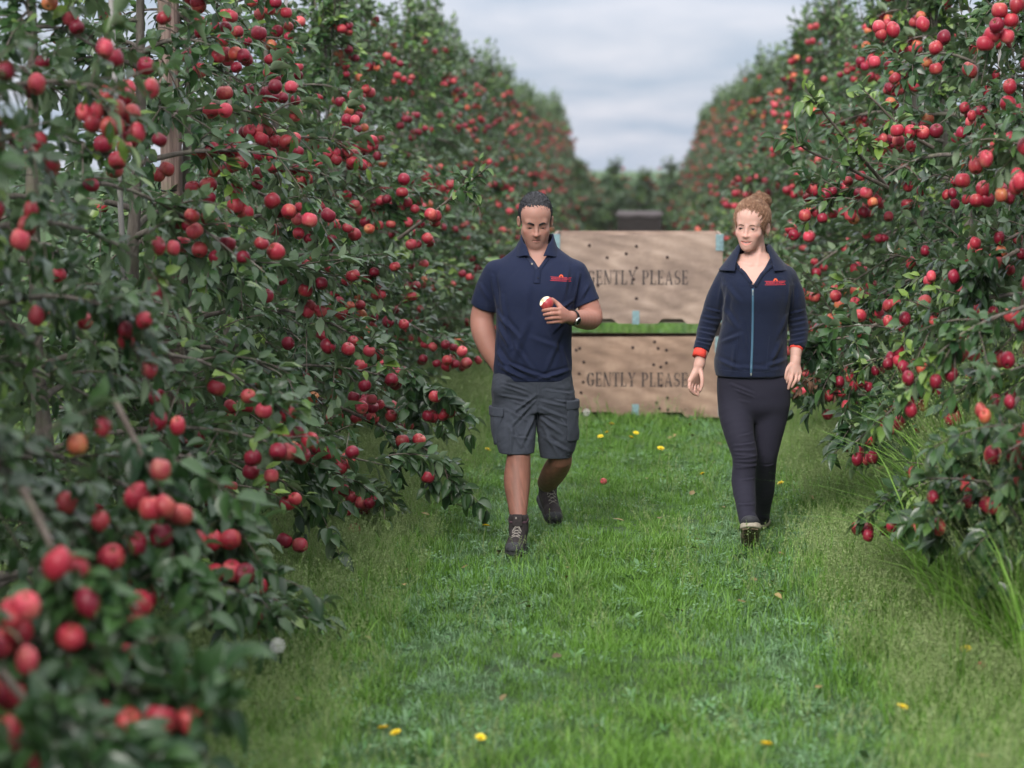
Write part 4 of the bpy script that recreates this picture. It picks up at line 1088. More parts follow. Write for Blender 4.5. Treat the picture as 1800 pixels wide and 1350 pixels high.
# ------------------------------------------------------------------ head
def head_field(Q,kind):
    """Q in head space: face towards -y, up z, metres"""
    m=kind=='man'
    d=ell(Q,(0,.016,.036),(.0765 if m else .074,.096,.090))
    d=smin(d,ell(Q,(0,-.026,-.040),(.060 if m else .0525,.066,.080 if m else .075)),.035)
    d=smin(d,ell(Q,(0,-.028,.045),(.064,.0565,.055)),.03)
    d=smin(d,seg(Q,(-.045 if m else -.040,-.006,-.062),(-.02 if m else -.013,-.070,-.100 if m else -.098),.023 if m else .011,.019 if m else .013),.025)
    d=smin(d,seg(Q,(.045 if m else .040,-.006,-.062),(.02 if m else .013,-.070,-.100 if m else -.098),.023 if m else .011,.019 if m else .013),.025)
    d=smin(d,ell(Q,(0,-.083 if m else -.078,-.104 if m else -.100),(.023 if m else .014,.017,.017 if m else .015)),.018)
    d=smin(d,seg(Q,(-.036,-.0735,.017),(.036,-.0735,.017),.0115 if m else .008),.022)
    for s in (-1,1):
        d=smax(d,-ell(Q,(s*.031,-.107,-.003),(.0175,.0155,.011)),.014)     # socket
        d=smin(d,ell(Q,(s*.040,-.057,-.032),(.019,.020,.017) if m else (.021,.021,.018)),.034) # cheek
        d=smin(d,ell(Q,(s*.0315,-.0745,-.003),(.0145,.0112,.0110)),.009)   # eyelid mass
    # nose
    n=seg(Q,(0,-.086,.008),(0,-.105 if m else -.101,-.036),.0068,.0105 if m else .0085)
    n=smin(n,ell(Q,(0,-.108 if m else -.104,-.037),(.0105,.0100,.008)),.008)
    for s in (-1,1): n=smin(n,ell(Q,(s*.0108,-.096,-.038),(.0062,.0085,.0055)),.006)
    d=smin(d,n,.012)
    for s in (-1,1): d=smax(d,-ell(Q,(s*.0060,-.102,-.0455),(.0022,.003,.0018)),.002)
    # mouth
    wl=.022 if m else .0285
    uz,ue=(-.0625,-.0655) if m else (-.0640,-.0610)
    up=seg(Q,(-wl,-.086,ue),(0,-.0955,uz),.0042 if m else .0030,.0062 if m else .0045); up=smin(up,seg(Q,(0,-.0955,uz),(wl,-.086,ue),.0062 if m else .0045,.0042 if m else .003),.004)
    lz,le=(-.0755,-.0725) if m else (-.0835,-.0715)
    lo_=seg(Q,(-wl*.8,-.085,le),(0,-.094,lz),.0045 if m else .0035,.0068 if m else .0058); lo_=smin(lo_,seg(Q,(0,-.094,lz),(wl*.8,-.085,le),.0068 if m else .0058,.0045 if m else .0035),.004)
    d=smin(d,ell(Q,(0,-.066,-.066),(.043 if m else .036,.027,.034)),.030)
    d=smin(d,ell(Q,(0,-.081,-.0545),(.022,.0160,.014)),.012)
    d=smin(d,up,.006); d=smin(d,lo_,.006)
    if m:
        gq=smin(seg(Q,(-.024,-.089,-.0735),(0,-.1025,-.0685),.0016),seg(Q,(0,-.1025,-.0685),(.024,-.089,-.0735),.0016),.001); d=smax(d,-gq,.003)
    else:
        gq=chain(Q,[(-.0300,-.0850,-.0625),(-.015,-.0960,-.0705),(0,-.1000,-.0732),(.015,-.0960,-.0705),(.0300,-.0850,-.0625)],[.0012,.0040,.0050,.0040,.0012],.002); d=smax(d,-gq,.002)
    # nasolabial folds
    if m:
        for s in (-1,1): d=smax(d,-seg(Q,(s*.019,-.103,-.043),(s*.028,-.097,-.056),.0006,.0004),.005)
        for s in (-1,1): d=smax(d,-seg(Q,(s*.005,-.097,.010),(s*.006,-.099,.020),.0012,.0008),.004)
    # ears
    for s in (-1,1):
        R=Rm(.12,s*.10,s*-.35)
        e=ell(Q,(s*.0815,.012,-.012),(.0075,.0185,.0315),R); e=smax(e,-ell(Q,(s*.0885,.006,-.008),(.006,.0105,.019),R),.004)
        d=smin(d,e,.006)
    return d
def head_pigment(Q,kind):
    """colour of skin regions (lips and stubble are real pigment; the eye sockets are darkened)"""
    x,y,z=Q.T; m=kind=='man'; C=np.ones((len(x),3))
    def blend(w,c): C[:]=C*(1-w[:,None])+np.array(c)*w[:,None]*1.0
    g=lambda v,c,s:np.exp(-((v-c)/s)**2)
    front=(y<-.06)
    blend(.35*g(np.abs(x),.045,.02)*g(z,-.036,.022)*front,(1.05,.72,.70))
    blend(.40*g(x,0,.018)*g(z,-.036,.015)*(y<-.09),(1.05,.72,.68))
    if m:
        st=np.clip(.55*(g(z,-.095,.032)*(y<.0)),0,.62); blend(st,(.56,.57,.62))
    lw=.023 if m else .031; zc=-.0685 if m else -.071; hh=.0095 if m else .0125
    lip=np.clip(1.6-1.6*((x/lw)**2+((z-zc)/hh)**2),0,1)*(y<-.082)
    blend(lip*(.5 if m else .9),(.80,.50,.52) if m else (.92,.52,.52))
    blend((.6 if m else .35)*g(np.abs(x),.031,.012)*g(z,.003,.009)*(y<-.07),(.62,.52,.56))  # darkens the skin colour over the eye sockets
    return C
def eye(parent,c,R,look,open_,name='eye'):
    """eyeball with iris just inside the lids"""
    g=Geo(); r=.0120; n=14
    for ring in range(9):
        pass
    prof=[(r*math.sin(a)+1e-4,-r*math.cos(a)) for a in np.linspace(0,math.pi,12)]
    g.lathe(prof,n,0)
    me=g.mesh(name,[M_WHITE,M_IRIS],True)
    return me

def to_world(V,R,s,T): return (V*s)@R.T+T
class Person:
    def __init__(p,base,Y0): p.base=np.array(base,float); p.Y0=Y0
    def W(p,px,py,dy=0.0): return at(px,py,p.Y0+dy)-p.base
    def row(p,py,x0,x1,cy,ry,dy=0.0):
        a=p.W(x0,py,cy+dy); b=p.W(x1,py,cy+dy); return (a[2],a[0],b[0],cy+dy,ry)
    def add(p,name,V,F,mat,pig=None,label=None,parent=None):
        me=mesh_np(name,V,F,[mat])
        if pig is not None: add_col(me,'pig',pig)
        o=link(name,me,parent or p.root)
        if label: o['label']=label
        return o
def bvh(V,F): return BVHTree.FromPolygons([tuple(v) for v in V.tolist()],[tuple(f) for f in F.tolist()])
def drape(tree,x,z,off=.002,y0=-2):
    h=tree.ray_cast(Vector((x,y0,z)),Vector((0,1,0)))
    return None if h[0] is None else h[0].y-off
def seam(tree,pts,r,mat,name,parent,off=0.0,n=None):
    """a thin line of stitching or zip lying on a garment"""
    P=[]
    pts=np.array(pts,float); L=np.concatenate([[0],np.cumsum(np.linalg.norm(np.diff(pts,axis=0),axis=1))]); m=n or max(6,int(L[-1]/.012))
    for s in np.linspace(0,L[-1],m):
        x=np.interp(s,L,pts[:,0]); z=np.interp(s,L,pts[:,1]); y=drape(tree,x,z,off)
        if y is not None and (not P or abs(y-P[-1][1])<.03): P.append((x,y,z))
    if len(P)<3: return None
    P=np.array(P); V,F=tube_np(P,r,5); return link(name,mesh_np(name,V,F,[mat]),parent)
def ribbon(tree,pts,w,mat,name,parent,off=.002,th=.003,m=24):
    pts=np.array(pts,float); L=np.concatenate([[0],np.cumsum(np.linalg.norm(np.diff(pts,axis=0),axis=1))]); V=[]
    for s in np.linspace(0,L[-1],m):
        x=np.interp(s,L,pts[:,0]); z=np.interp(s,L,pts[:,1])
        t=np.array([np.interp(s+.005,L,pts[:,0])-np.interp(s-.005,L,pts[:,0]),np.interp(s+.005,L,pts[:,1])-np.interp(s-.005,L,pts[:,1])]); t/=np.linalg.norm(t)+1e-9; nn=np.array([-t[1],t[0]])*w/2
        for sgn in (-1,1):
            y=drape(tree,x+nn[0]*sgn,z+nn[1]*sgn,off)
            if y is None: y=V[-1][1] if V else 0
            V.append((x+nn[0]*sgn,y,z+nn[1]*sgn))
    F=[(2*i,2*i+2,2*i+3,2*i+1) for i in range(m-1)]
    o=Geo().add(V,F).obj(name,mat,parent,True); sd=o.modifiers.new('t','SOLIDIFY'); sd.thickness=th; sd.offset=0; return o
def logo(tree,parent,xc,zc,w,tilt=0.0):
    """red embroidered lettering under a small apple, between two thin lines"""
    root=None
    cu=bpy.data.curves.new('logo_text','FONT'); cu.body='ADRIAN SCRIPPS'; cu.size=.0135; cu.align_x='CENTER'; cu.align_y='CENTER'; cu.resolution_u=2
    tmp=bpy.data.objects.new('logo_text',cu); me=bpy.data.meshes.new_from_object(tmp); bpy.data.objects.remove(tmp)
    co=np.array([v.co[:] for v in me.vertices]); sx=w/(co[:,0].max()-co[:,0].min())
    ca,sa=math.cos(tilt),math.sin(tilt)
    def put(x,z): return xc+x*ca-z*sa, zc+x*sa+z*ca
    base=None
    g=Geo()
    def addpoly(pts2,faces,mat):
        V=[]
        for x,z in pts2:
            X,Z=put(x,z); y=drape(tree,X,Z,.0022); V.append((X,(y if y is not None else -.15),Z))
        g.add(V,faces,mat)
    addpoly([(c[0]*sx,c[1]*1.0) for c in co],[list(p.vertices) for p in me.polygons],0)
    for z in (.0085,-.0085):
        n=10; xs=np.linspace(-w/2-.004,w/2+.004,n); addpoly([(x,z-.0009) for x in xs]+[(x,z+.0009) for x in xs],[(i,i+1,n+i+1,n+i) for i in range(n-1)],0)
    n=12; A=np.linspace(0,math.pi,n); addpoly([(.0105*math.cos(a)+.001,.0095+.013*math.sin(a)) for a in A]+[(.005*math.cos(a)+.001,.0095+.006*math.sin(a)) for a in A],[(i,i+1,n+i+1,n+i) for i in range(n-1)],1)
    g.obj('logo',[M_LOGO,M_LOGO_O],parent)

# ------------------------------------------------------------------ hands
def finger(P,pts,r0,r1,k=.0015):
    rs=np.linspace(r0,r1,len(pts)); return chain(P,pts,rs,k)

def boot(p,M,who,low=False):
    """boot in its own frame: sole on z=0, heel at y=+.08, toe at y=-.20"""
    def up(P):
        d=seg(P,(0,.035,.048),(0,-.12,.040),.040,.043,(1,1,.92)); d=smin(d,ell(P,(0,-.155,.036),(.046,.058,.034)),.02)
        d=smin(d,seg(P,(0,-.06,.065),(0,.015,.105),.036,.040),.03)
        if not low: d=smin(d,seg(P,(0,.018,.10),(0,.022,.150),.046,.049,(1,1.12,1)),.02); d=smax(d,-seg(P,(0,.02,.142),(0,.022,.20),.037,.040,(1,1.12,1)),.003)
        else: d=smax(d,-seg(P,(0,.015,.105),(0,.02,.20),.031,.036,(1,1.1,1)),.003); d=smax(d,plane(P,(0,0,.108),(0,-.25,1)),.004)
        return smax(d,-(P[2]-.012),.002)
    V,F=field_mesh(up,(-.06,-.23,0),(.06,.10,.18),.0045,1)
    mt=M_SHOE if low else M_BOOT
    def so(P):
        o=smin(seg(P,(0,.04,0),(0,-.03,0),.041,.036,(1,1,1e3)),seg(P,(0,-.03,0),(.002,-.155,0),.036,.047,(1,1,1e3)),.03)
        d=np.maximum(o-.003,np.maximum(-P[2],P[2]-.026)); return d
    Vs,Fs=field_mesh(so,(-.065,-.235,-.01),(.065,.11,.04),.0045,1)
    Mn=np.array(M); T=lambda V:V@Mn[:3,:3].T+Mn[:3,3]
    b=p.add('shoe' if low else 'boot',T(V),F,mt)
    s=p.add('sole',T(Vs),Fs,M_CREAM if low else M_SOLE,parent=b)
    # tread lugs under the sole
    g=Geo()
    for i in range(11):
        y=.065-.024*i; w=.030 if i<5 else .037
        for sx in (-1,1):
            g.box((sx*w*.52,y,-.0025),(w*.85,.012,.006),Rm(0,0,sx*.35))
    v=g.obj('tread',M_TREAD if low else M_SOLE,b); v.data.transform(M); v['kind']='stuff'
    tr=bvh(V,F)
    # laces criss-crossing down the instep
    ys=[-.035-.021*i for i in range(5 if not low else 4)]
    pts=[]
    def top(x,y):
        h=tr.ray_cast(Vector((x,y,.3)),Vector((0,0,-1))); return (x,y,(h[0].z if h[0] else .08)+.002)
    for i in range(len(ys)-1):
        for s in (-1,1):
            w=.021
            P=[top(s*w*(1-2*t),ys[i]*(1-t)+ys[i+1]*t) for t in np.linspace(0,1,6)]
            V2,F2=tube_np(P,.0021,5); pts.append((T(V2),F2))
    V2,F2=tube_np([top(-.021+.042*t,ys[0]+.006) for t in np.linspace(0,1,6)],.0022,5); pts.append((T(V2),F2))
    for s in (-1,1):
        P=[top(0,ys[0])]+[np.array(top(s*.022*t,ys[0]-.03*t))+np.array([0,0,.006*math.sin(3.1*t)]) for t in (.3,.6,1.0)]
        V2,F2=tube_np(P,.0021,5); pts.append((T(V2),F2))
    V2,F2=join_np(pts); link('lace',mesh_np('lace',V2,F2,[M_LACE if not low else M_SHOE]),b)
    if not low:
        # padded collar and tongue
        a=np.linspace(0,6.283,22); P=[(.044*math.cos(q),.022+.050*math.sin(q),.150-.010*math.cos(q*2)*0-.012*(math.sin(q)<-.3)) for q in a]
        V2,F2=tube_np(P,.0075,8); p.add('boot_collar',T(V2),F2,M_LINING,parent=b)
        g=Geo(); g.box((0,-.036,.150),(.048,.012,.060),Rm(-.22,0,0),bev=.005); o=g.obj('tongue',M_BOOT,b,True); o.data.transform(M)
        g=Geo(); g.box((-.006,-.0445,.163),(.007,.002,.009),Rm(-.22,0,0)); g.box((-.006,-.0452,.163),(.003,.002,.005),Rm(-.22,0,0),m=1); o=g.obj('tongue_badge',[M_LACE,M_BOOT],b); o.data.transform(M)
        Vt,Ft=field_mesh(lambda P:np.maximum(smax(ell(P,(0,-.158,.034),(.0475,.056,.036)),-(P[2]-.02),.003),plane(P,(0,-.150,0),(0,1,.45))),(-.06,-.23,0),(.06,-.08,.09),.004,1)
        p.add('toe_cap',T(Vt),Ft,M_BOOTG,parent=b)
    return b
def frame(origin,fwd,up):
    """matrix whose -y axis is fwd and z axis is up"""
    y=-np.array(fwd,float); y/=np.linalg.norm(y); z=np.array(up,float); z-=y*(z@y); z/=np.linalg.norm(z); x=np.cross(y,z)
    M=Matrix.Identity(4)
    for i in range(3): M[i][0]=x[i];M[i][1]=y[i];M[i][2]=z[i];M[i][3]=origin[i]
    return M
def creases2(V,N,lines,side=-1):
    """creases given in the x,z plane, acting on the front of a garment"""
    d=np.zeros(len(V)); X=V[:,[0,2]]
    for a,b,w,amp in lines:
        a=np.array(a)[[0,2]];b=np.array(b)[[0,2]]; ab=b-a; t=np.clip(((X-a)@ab)/(ab@ab),0,1); q=np.linalg.norm(X-a-t[:,None]*ab,axis=1)
        sg=np.sign((X-a)@np.array([-ab[1],ab[0]])); e=np.sin(np.pi*np.clip(t,.04,.96))**.6
        d+=amp*(np.exp(-(q/w)**2)-.6*np.exp(-((q*sg-1.6*w)/w)**2))*e
    d*=np.clip(.3-N[:,1]*1.2,0,1)
    return V+N*d[:,None]
def box_f(P,c,h,R=None,r=.004):
    x,y,z=[P[i]-c[i] for i in range(3)]
    if R is not None: x,y,z=[R[0][i]*x+R[1][i]*y+R[2][i]*z for i in range(3)]
    qx=np.abs(x)-h[0]+r;qy=np.abs(y)-h[1]+r;qz=np.abs(z)-h[2]+r
    return np.sqrt(np.maximum(qx,0)**2+np.maximum(qy,0)**2+np.maximum(qz,0)**2)+np.minimum(np.maximum(qx,np.maximum(qy,qz)),0)-r
def iris_eye(p,head,c,R,T,look,sz=1.0):
    """eyeball with an iris sub-part; c in head space"""
    g=Geo(); r=.0124*sz
    g.lathe([(r*math.sin(a)+1e-5,-r*math.cos(a)) for a in np.linspace(0,math.pi,11)],14,0)
    me=g.mesh('eye',[M_WHITE],True); o=link('eye',me,p.root); o.matrix_local=Matrix.Translation(Vector(R@np.array(c)+T))
    d=R@(np.array(look,float)/np.linalg.norm(look)); q=Vector(d).to_track_quat('Z','Y').to_matrix().to_4x4()
    g=Geo(); g.lathe([(.0001,r+.0006)]+[( .0068*math.sin(a), math.sqrt(r*r-(.0068*math.sin(a))**2)+.0005) for a in np.linspace(.2,math.pi/2,5)],14,0)
    i=link('iris',g.mesh('iris',[M_IRIS],True),o); i.matrix_local=q
def brow(p,tree,R,T,pts,r,mat,name='eyebrow',off=.0005,rows=3,sp=.0028):
    parts=[]
    for k in range(rows):
        P=[]
        for i,(x,z) in enumerate(pts):
            zz=z+(k-(rows-1)/2)*sp*(1-.5*i/len(pts)); h=tree.ray_cast(Vector((x,-.3,zz)),Vector((0,1,0)))
            if h[0] is not None: P.append((x,h[0].y-off,zz))
        if len(P)>2:
            P=np.array(P); n=len(P); rr=r*np.sin(np.linspace(.5,2.8,n)); V,F=tube_np(P,rr,5); parts.append((V@R.T+T,F))
    if parts:
        V,F=join_np(parts); link(name,mesh_np(name,V,F,[mat]),p.root)

def build_man():
    Y0=11.9; b=at(932,975,Y0); p=Person((b[0],Y0,0),Y0); W=p.W; row=p.row
    p.root=empty('person',p.base); setp(p.root,'dark-haired man in navy polo shirt and grey cargo shorts, looking down at a bitten apple','person')
    # ---- torso and polo shirt
    TR=[row(668,872,1003,.005,.128),row(655,868,1005,.0,.130),row(620,869,1005,-.005,.132),row(580,872,1006,-.01,.132),row(540,872,1010,-.005,.132),row(505,868,1015,.0,.128),row(480,864,1022,.01,.112),row(462,872,1014,.02,.094),row(448,890,997,.03,.078),row(436,905,982,.035,.065),row(424,912,975,.035,.055)]
    torso=lambda P:stack(P,TR,2.25)
    shR=W(873,478,.02); elR=W(848,566,.06); wrR=W(879,650,-.01)
    shL=W(1010,480,.02); elL=W(1040,558,.0); wrL=W(1003,558,-.205)
    hemR0=W(851,541,.05); dR=hemR0-shR; dR/=np.linalg.norm(dR)
    hemL0=W(1032,534,.01); dL=hemL0-shL; dL/=np.linalg.norm(dL)
    def shirt(P):
        d=torso(P)
        eR=smax(chain(P,[shR,W(861,505,.035),hemR0+dR*.05],[.062,.064,.069],.02),plane(P,hemR0,dR),.003)
        eL=smax(chain(P,[shL,W(1021,505,.02),hemL0+dL*.05],[.062,.064,.067],.02),plane(P,hemL0,dL),.003)
        d=smin(d,eR,.018); d=smin(d,eL,.018)
        # hollow sleeve ends and hem
        d=smax(d,-np.maximum(seg(P,hemR0-dR*.02,hemR0+dR*.1,.055),-plane(P,hemR0-dR*.02,dR)),.002)
        d=smax(d,-np.maximum(seg(P,hemL0-dL*.02,hemL0+dL*.1,.053),-plane(P,hemL0-dL*.02,dL)),.002)
        # open neck: V
        a=W(946,471,-.13); z=P[2]-a[2]; top=W(946,440,0)[2]-a[2]
        w=np.clip(z/top,0,1.6)*.062
        v=np.maximum(np.abs(P[0]-a[0]+z*.05)-w,P[1]-.03)
        d=smax(d,-np.maximum(v,-z),.003)
        nk=chain(P,[W(945,470,.06),W(944,400,.02)],[.075,.062],.01); d=smax(d,-nk,.004)
        return d
    lo=W(820,672,0);hi=W(1060,418,0)
    V,F=field_mesh(shirt,(lo[0],-.17,lo[2]),(hi[0],.19,hi[2]),.005,2); N=vnormals(V,F)
    c=lambda x0,y0,x1,y1,w,a:(W(x0,y0),W(x1,y1),w,a*2.2)
    V00=V.copy()
    V=creases2(V,N,[c(876,548,915,590,.010,.006),c(876,565,900,610,.011,.006),c(884,520,896,600,.010,.004),c(1006,545,975,580,.009,.0055),c(1008,525,980,545,.008,.004),
        c(872,610,900,652,.012,.008),c(880,640,925,662,.010,.007),c(888,632,950,660,.008,.005),c(950,662,1000,648,.009,.006),c(990,610,1000,650,.009,.004),c(930,560,900,640,.018,.0045),c(965,575,990,640,.016,.004),
        c(1018,480,1006,535,.009,.006),c(866,485,874,535,.009,.006),c(1000,470,992,520,.010,.003),c(845,500,862,530,.009,.004),c(1035,500,1022,525,.008,.004),c(930,500,925,560,.02,.003),c(905,640,975,664,.007,.004),
        c(935,590,990,610,.012,.003),c(905,600,940,650,.010,.004),c(990,575,960,650,.012,.0035)])
    V=wrinkle(V,N,.0046,26,4,(1,1,.6)); V=wrinkle(V,N,.0014,80,41,(1,1,.8)); hz=W(0,667,0)[2]; k_=np.clip((V00[:,2]-hz)/.03,0,1); k_*=np.clip(((V00-hemR0)@(-dR))/.03,0,1)**(np.abs(V00[:,0]-hemR0[0])<.075); k_*=np.clip(((V00-hemL0)@(-dL))/.03,0,1)**(np.abs(V00[:,0]-hemL0[0])<.07); k_=k_[:,None]; V=V00*(1-k_)+V*k_
    sh=p.add('polo_shirt',V,F,M_POLO); st=bvh(V,F)
    # collar
    def collar(P):
        zt=W(944,413,0)[2]; zb=W(944,449,0)[2]; t=np.clip((zt-P[2])/(zt-zb),0,1.2)
        cx=W(944,430,0)[0]; cy=.035-.015*t
        rx=.076+.034*t**1.2; ry=.072+.030*t**1.2
        k=np.sqrt(((P[0]-cx)/rx)**2+((P[1]-cy)/ry)**2); d=(k-1)*np.minimum(rx,ry)
        d=np.abs(d)-.0045
        front=np.clip(-(P[1]-cy)/.06,0,1)
        d=smax(d,np.maximum(zb-.004-P[2]+0*front-.004*np.cos((P[0]-cx)*60),P[2]-zt-.004+.046*front),.003)
        w=.052+(.03)*(t-.5)*0+.012*(1-t)
        gap=np.maximum(np.abs(P[0]-cx-.001)-(.072-.040*np.clip(t,0,1.1)),P[1]-cy+.01)
        return smax(d,-gap,.003)
    a=W(895,456,0);e=W(992,402,0)
    Vc,Fc=field_mesh(collar,(a[0]-.01,-.1,a[2]),(e[0]+.01,.15,e[2]),.0032,1); p.add('collar',Vc,Fc,M_POLO,parent=sh)
    q=lambda x,y:(W(x,y,-.12)[0],W(x,y,-.12)[2])
    ribbon(st,[q(945,474),q(943.5,498)],.034,M_POLO,'placket',sh,.002,.003)
    seam(st,[q(939,474),q(938,499),q(949.5,499),q(951,474)],.0009,M_SEAM,'placket_seam',sh)
    ribbon(st,[q(925,450),q(944,474)],.016,M_SEAML,'placket_edge',sh,.002,.003,14); ribbon(st,[q(966,450),q(948,474)],.016,M_POLO,'placket_edge',sh,.002,.003,14)
    for x,y in ((934.5,464.5),(946,489)):
        X,Z=q(x,y); yy=drape(st,X,Z,.0045)
        if yy is not None:
            g=Geo(); g.lathe([(.0001,0),(.0052,0),(.0055,.0015),(.0035,.0022),(.0001,.0018)],10,0,Matrix.Rotation(math.pi/2,4,'X')); g.obj('button',M_LACE if y<470 else M_SEAM,sh,True,(X,yy,Z))
    seam(st,[q(868,541),q(855,540),q(832,534)],.0009,M_SEAML,'sleeve_seam',sh,-.0002); seam(st,[q(1016,536),q(1035,533),q(1049,524)],.0009,M_SEAML,'sleeve_seam',sh)
    seam(st,[q(874,655),q(905,661),q(940,664),q(975,661),q(1001,653)],.0008,M_SEAM,'hem_seam',sh)
    seam(st,[q(876,478),q(872,510),q(877,540)],.0009,M_SEAM,'armhole_seam',sh); seam(st,[q(1008,478),q(1012,505),q(1008,538)],.0009,M_SEAM,'armhole_seam',sh)
    X,Z=q(985.5,491); logo(st,sh,X,Z,.094,-.06)
    # ---- head, neck
    R=Rm(.36,0,.10)@np.eye(3); R=Rm(0,0,.10)@Rm(.36,0,0)
    eyes=W(943.5,399,-.02); O=eyes-R@np.array([0,-.085,-.003]); O[1]=.0+ .015
    def hd(P):
        Q=[sum(R[j][i]*(P[j]-O[j]) for j in range(3)) for i in range(3)]
        d=head_field(Q,'man')
        for s in (-1,1): d=smax(d,-ell(Q,(s*.0315,-.0885,-.0085),(.0115,.008,.0022)),.0015)
        nk=chain(P,[R@np.array([0,.042,-.055])+O,W(944,434,.038),W(945,462,.035)],[.054,.057,.072],.02)
        for s in (-1,1): nk=smin(nk,seg(P,R@np.array([s*.05,.02,-.05])+O,W(945+s*5,458,-.035),.011,.010),.018)
        d=smin(d,nk,.022)
        d=smin(d,np.maximum(torso(P)+.011,P[2]-W(0,430,0)[2]),.015)
        return d
    lo=W(905,486,0)
    Vh,Fh=field_mesh(hd,(O[0]-.105,-.16,lo[2]),(O[0]+.105,.155,O[2]+.145),.0026,1)
    Q=(Vh-O)@R; pig=head_pigment(Q,'man'); ht=bvh(Q,Fh)
    parts=[(Vh,Fh)]; pigs=[pig]
    def limb(fn,lo,hi,h,pg=(1,1,1),rel=1):
        V,F=field_mesh(fn,lo,hi,h,rel); parts.append((V,F)); pigs.append(np.tile(pg,(len(V),1)))
    # right arm, hand inside the pocket
    def armR(P):
        return chain(P,[shR,W(854,530,.05),W(847,560,.055),W(850,585,.03),W(862,617,.01),W(877,645,0),W(888,675,-.01)],[.05,.056,.057,.058,.050,.037,.034],.02)
    a=W(815,690,0);e=W(900,500,0); limb(armR,(a[0],-.08,a[2]),(e[0],.14,e[2]),.0055,(.93,.83,.80),5)
    # left arm and hand
    kn=[W(983,544.5,-.285),W(983.5,551.5,-.292),W(984.5,558.5,-.288),W(986,565,-.278)]
    pip=[W(968,544,-.308),W(968,551.5,-.318),W(970,559,-.313),W(973,566,-.300)]
    tip=[W(955,546,-.288),W(957,553.5,-.293),W(960,560.5,-.290),W(963,567,-.280)]
    ti2=[W(960,546,-.262),W(962,553,-.265),W(965,560,-.263),W(968,566,-.258)]
    def armL(P):
        d=chain(P,[shL,W(1030,525,.01),elL,W(1022,561,-.10),wrL],[.05,.053,.054,.046,.032],.025)
        hnd=None
        for k,r in zip(kn,(.0125,.013,.0125,.0115)):
            m=seg(P,wrL+np.array([0,-.015,0]),k,.019,r); hnd=m if hnd is None else smin(hnd,m,.012)
        hnd=smin(hnd,chain(P,[wrL+np.array([0,-.02,.005]),W(986,541,-.262),W(980,534,-.255),W(970.5,526,-.262)],[.017,.013,.0110,.0090],.008),.012)
        d=smin(d,hnd,.016)
        for i in range(4):
            f=chain(P,[kn[i],pip[i],tip[i],ti2[i]],[.0105-.0006*i,.0098-.0006*i,.0084-.0005*i,.0078-.0005*i],.003); d=smin(d,f,.0035)
        return d
    a=W(946,588,-.2);e=W(1064,515,0); limb(armL,(a[0],-.34,a[2]),(e[0]+.01,.08,e[2]),.003,(.96,.85,.82))
    # legs
    Mf=frame((W(911,925,-.30)[0],-.31,.004),(-.06,-1,.02),(0,0,1))
    kneeR=W(912,795,-.14); ankR=np.array(Mf@Vector((0,.018,.13)))
    calf=lambda P:chain(P,[W(910,760,-.10),kneeR,W(909,843,-.17),W(910,880,-.22),ankR,ankR-np.array([0,0,.06])],[.062,.057,.0655,.052,.036,.034],.03)
    def legR(P):
        d=calf(P); return smin(d,ell(P,kneeR+np.array([0,-.036,-.022]),(.030,.022,.034)),.02)
    a=W(875,760,-.2);e=W(945,760,-.2); limb(legR,(a[0],-.42,.08),(e[0],.0,W(0,775,-.1)[2]),.0055,(.66,.55,.50),5)
    toe=np.array([W(975,930,.49)[0],.49,.0]); fw=np.array([.26,-.9,-.36]); Mb=frame((0,0,0),fw,(0.05,0,1)); tp=np.array(Mb@Vector((0,-.20,0))); org=toe-tp+np.array([0,0,.012]); Mb=Matrix.Translation(Vector(org))@Mb
    ankL=np.array(Mb@Vector((0,.02,.13)))
    def legL(P):
        return chain(P,[W(975,770,-.05),W(985,806,-.01),W(975,828,.14),W(962,848,.32),ankL+np.array([.004,-.02,.03]),ankL],[.062,.058,.062,.050,.037,.033],.03)
    a=W(935,760,.3);e=W(1010,760,.0); limb(legL,(a[0],-.10,.10),(e[0]+.02,.72,W(0,780,-.1)[2]),.0055,(.66,.55,.50),5)
    # hidden core that joins head, arms and legs under the clothes
    core=lambda P:smin(torso(P)+.03,smin(seg(P,W(905,690,0),W(911,775,-.10),.07,.05),seg(P,W(975,690,0),W(978,785,-.03),.07,.05),.03),.03)
    a=W(868,800,0);e=W(1010,425,0); limb(core,(a[0],-.2,a[2]),(e[0],.15,e[2]),.016)
    Vb,Fb=join_np(parts); pg=np.concatenate(pigs)
    lg=Vb[:,2]<W(0,790,0)[2]+.02; st_=.80+.36*vnoise(Vb[:,0]*160+Vb[:,1]*90,Vb[:,2]*22,1.,31)*vnoise(Vb[:,0]*60,Vb[:,2]*9,1.,32)*1.6
    pg=pg*np.where(lg,st_,1)[:,None]
    body=p.add('body',Vb,Fb,M_SKIN_M,pg)
    # face details
    for s in (-1,1):
        iris_eye(p,None,(s*.0315,-.0745,-.0045),R,O,(0.02,-1,-.55))
        brow(p,ht,R,O,[(s*x,z) for x,z in ((.011,.0115),(.018,.0145),(.027,.0185),(.036,.020),(.044,.0165))],.0030,M_BROW)
        brow(p,ht,R,O,[(s*x,z) for x,z in ((.0195,-.0075),(.025,-.0098),(.0315,-.0108),(.038,-.0098),(.0435,-.007))],.0014,M_LASH,'eyelash',.0006,1)
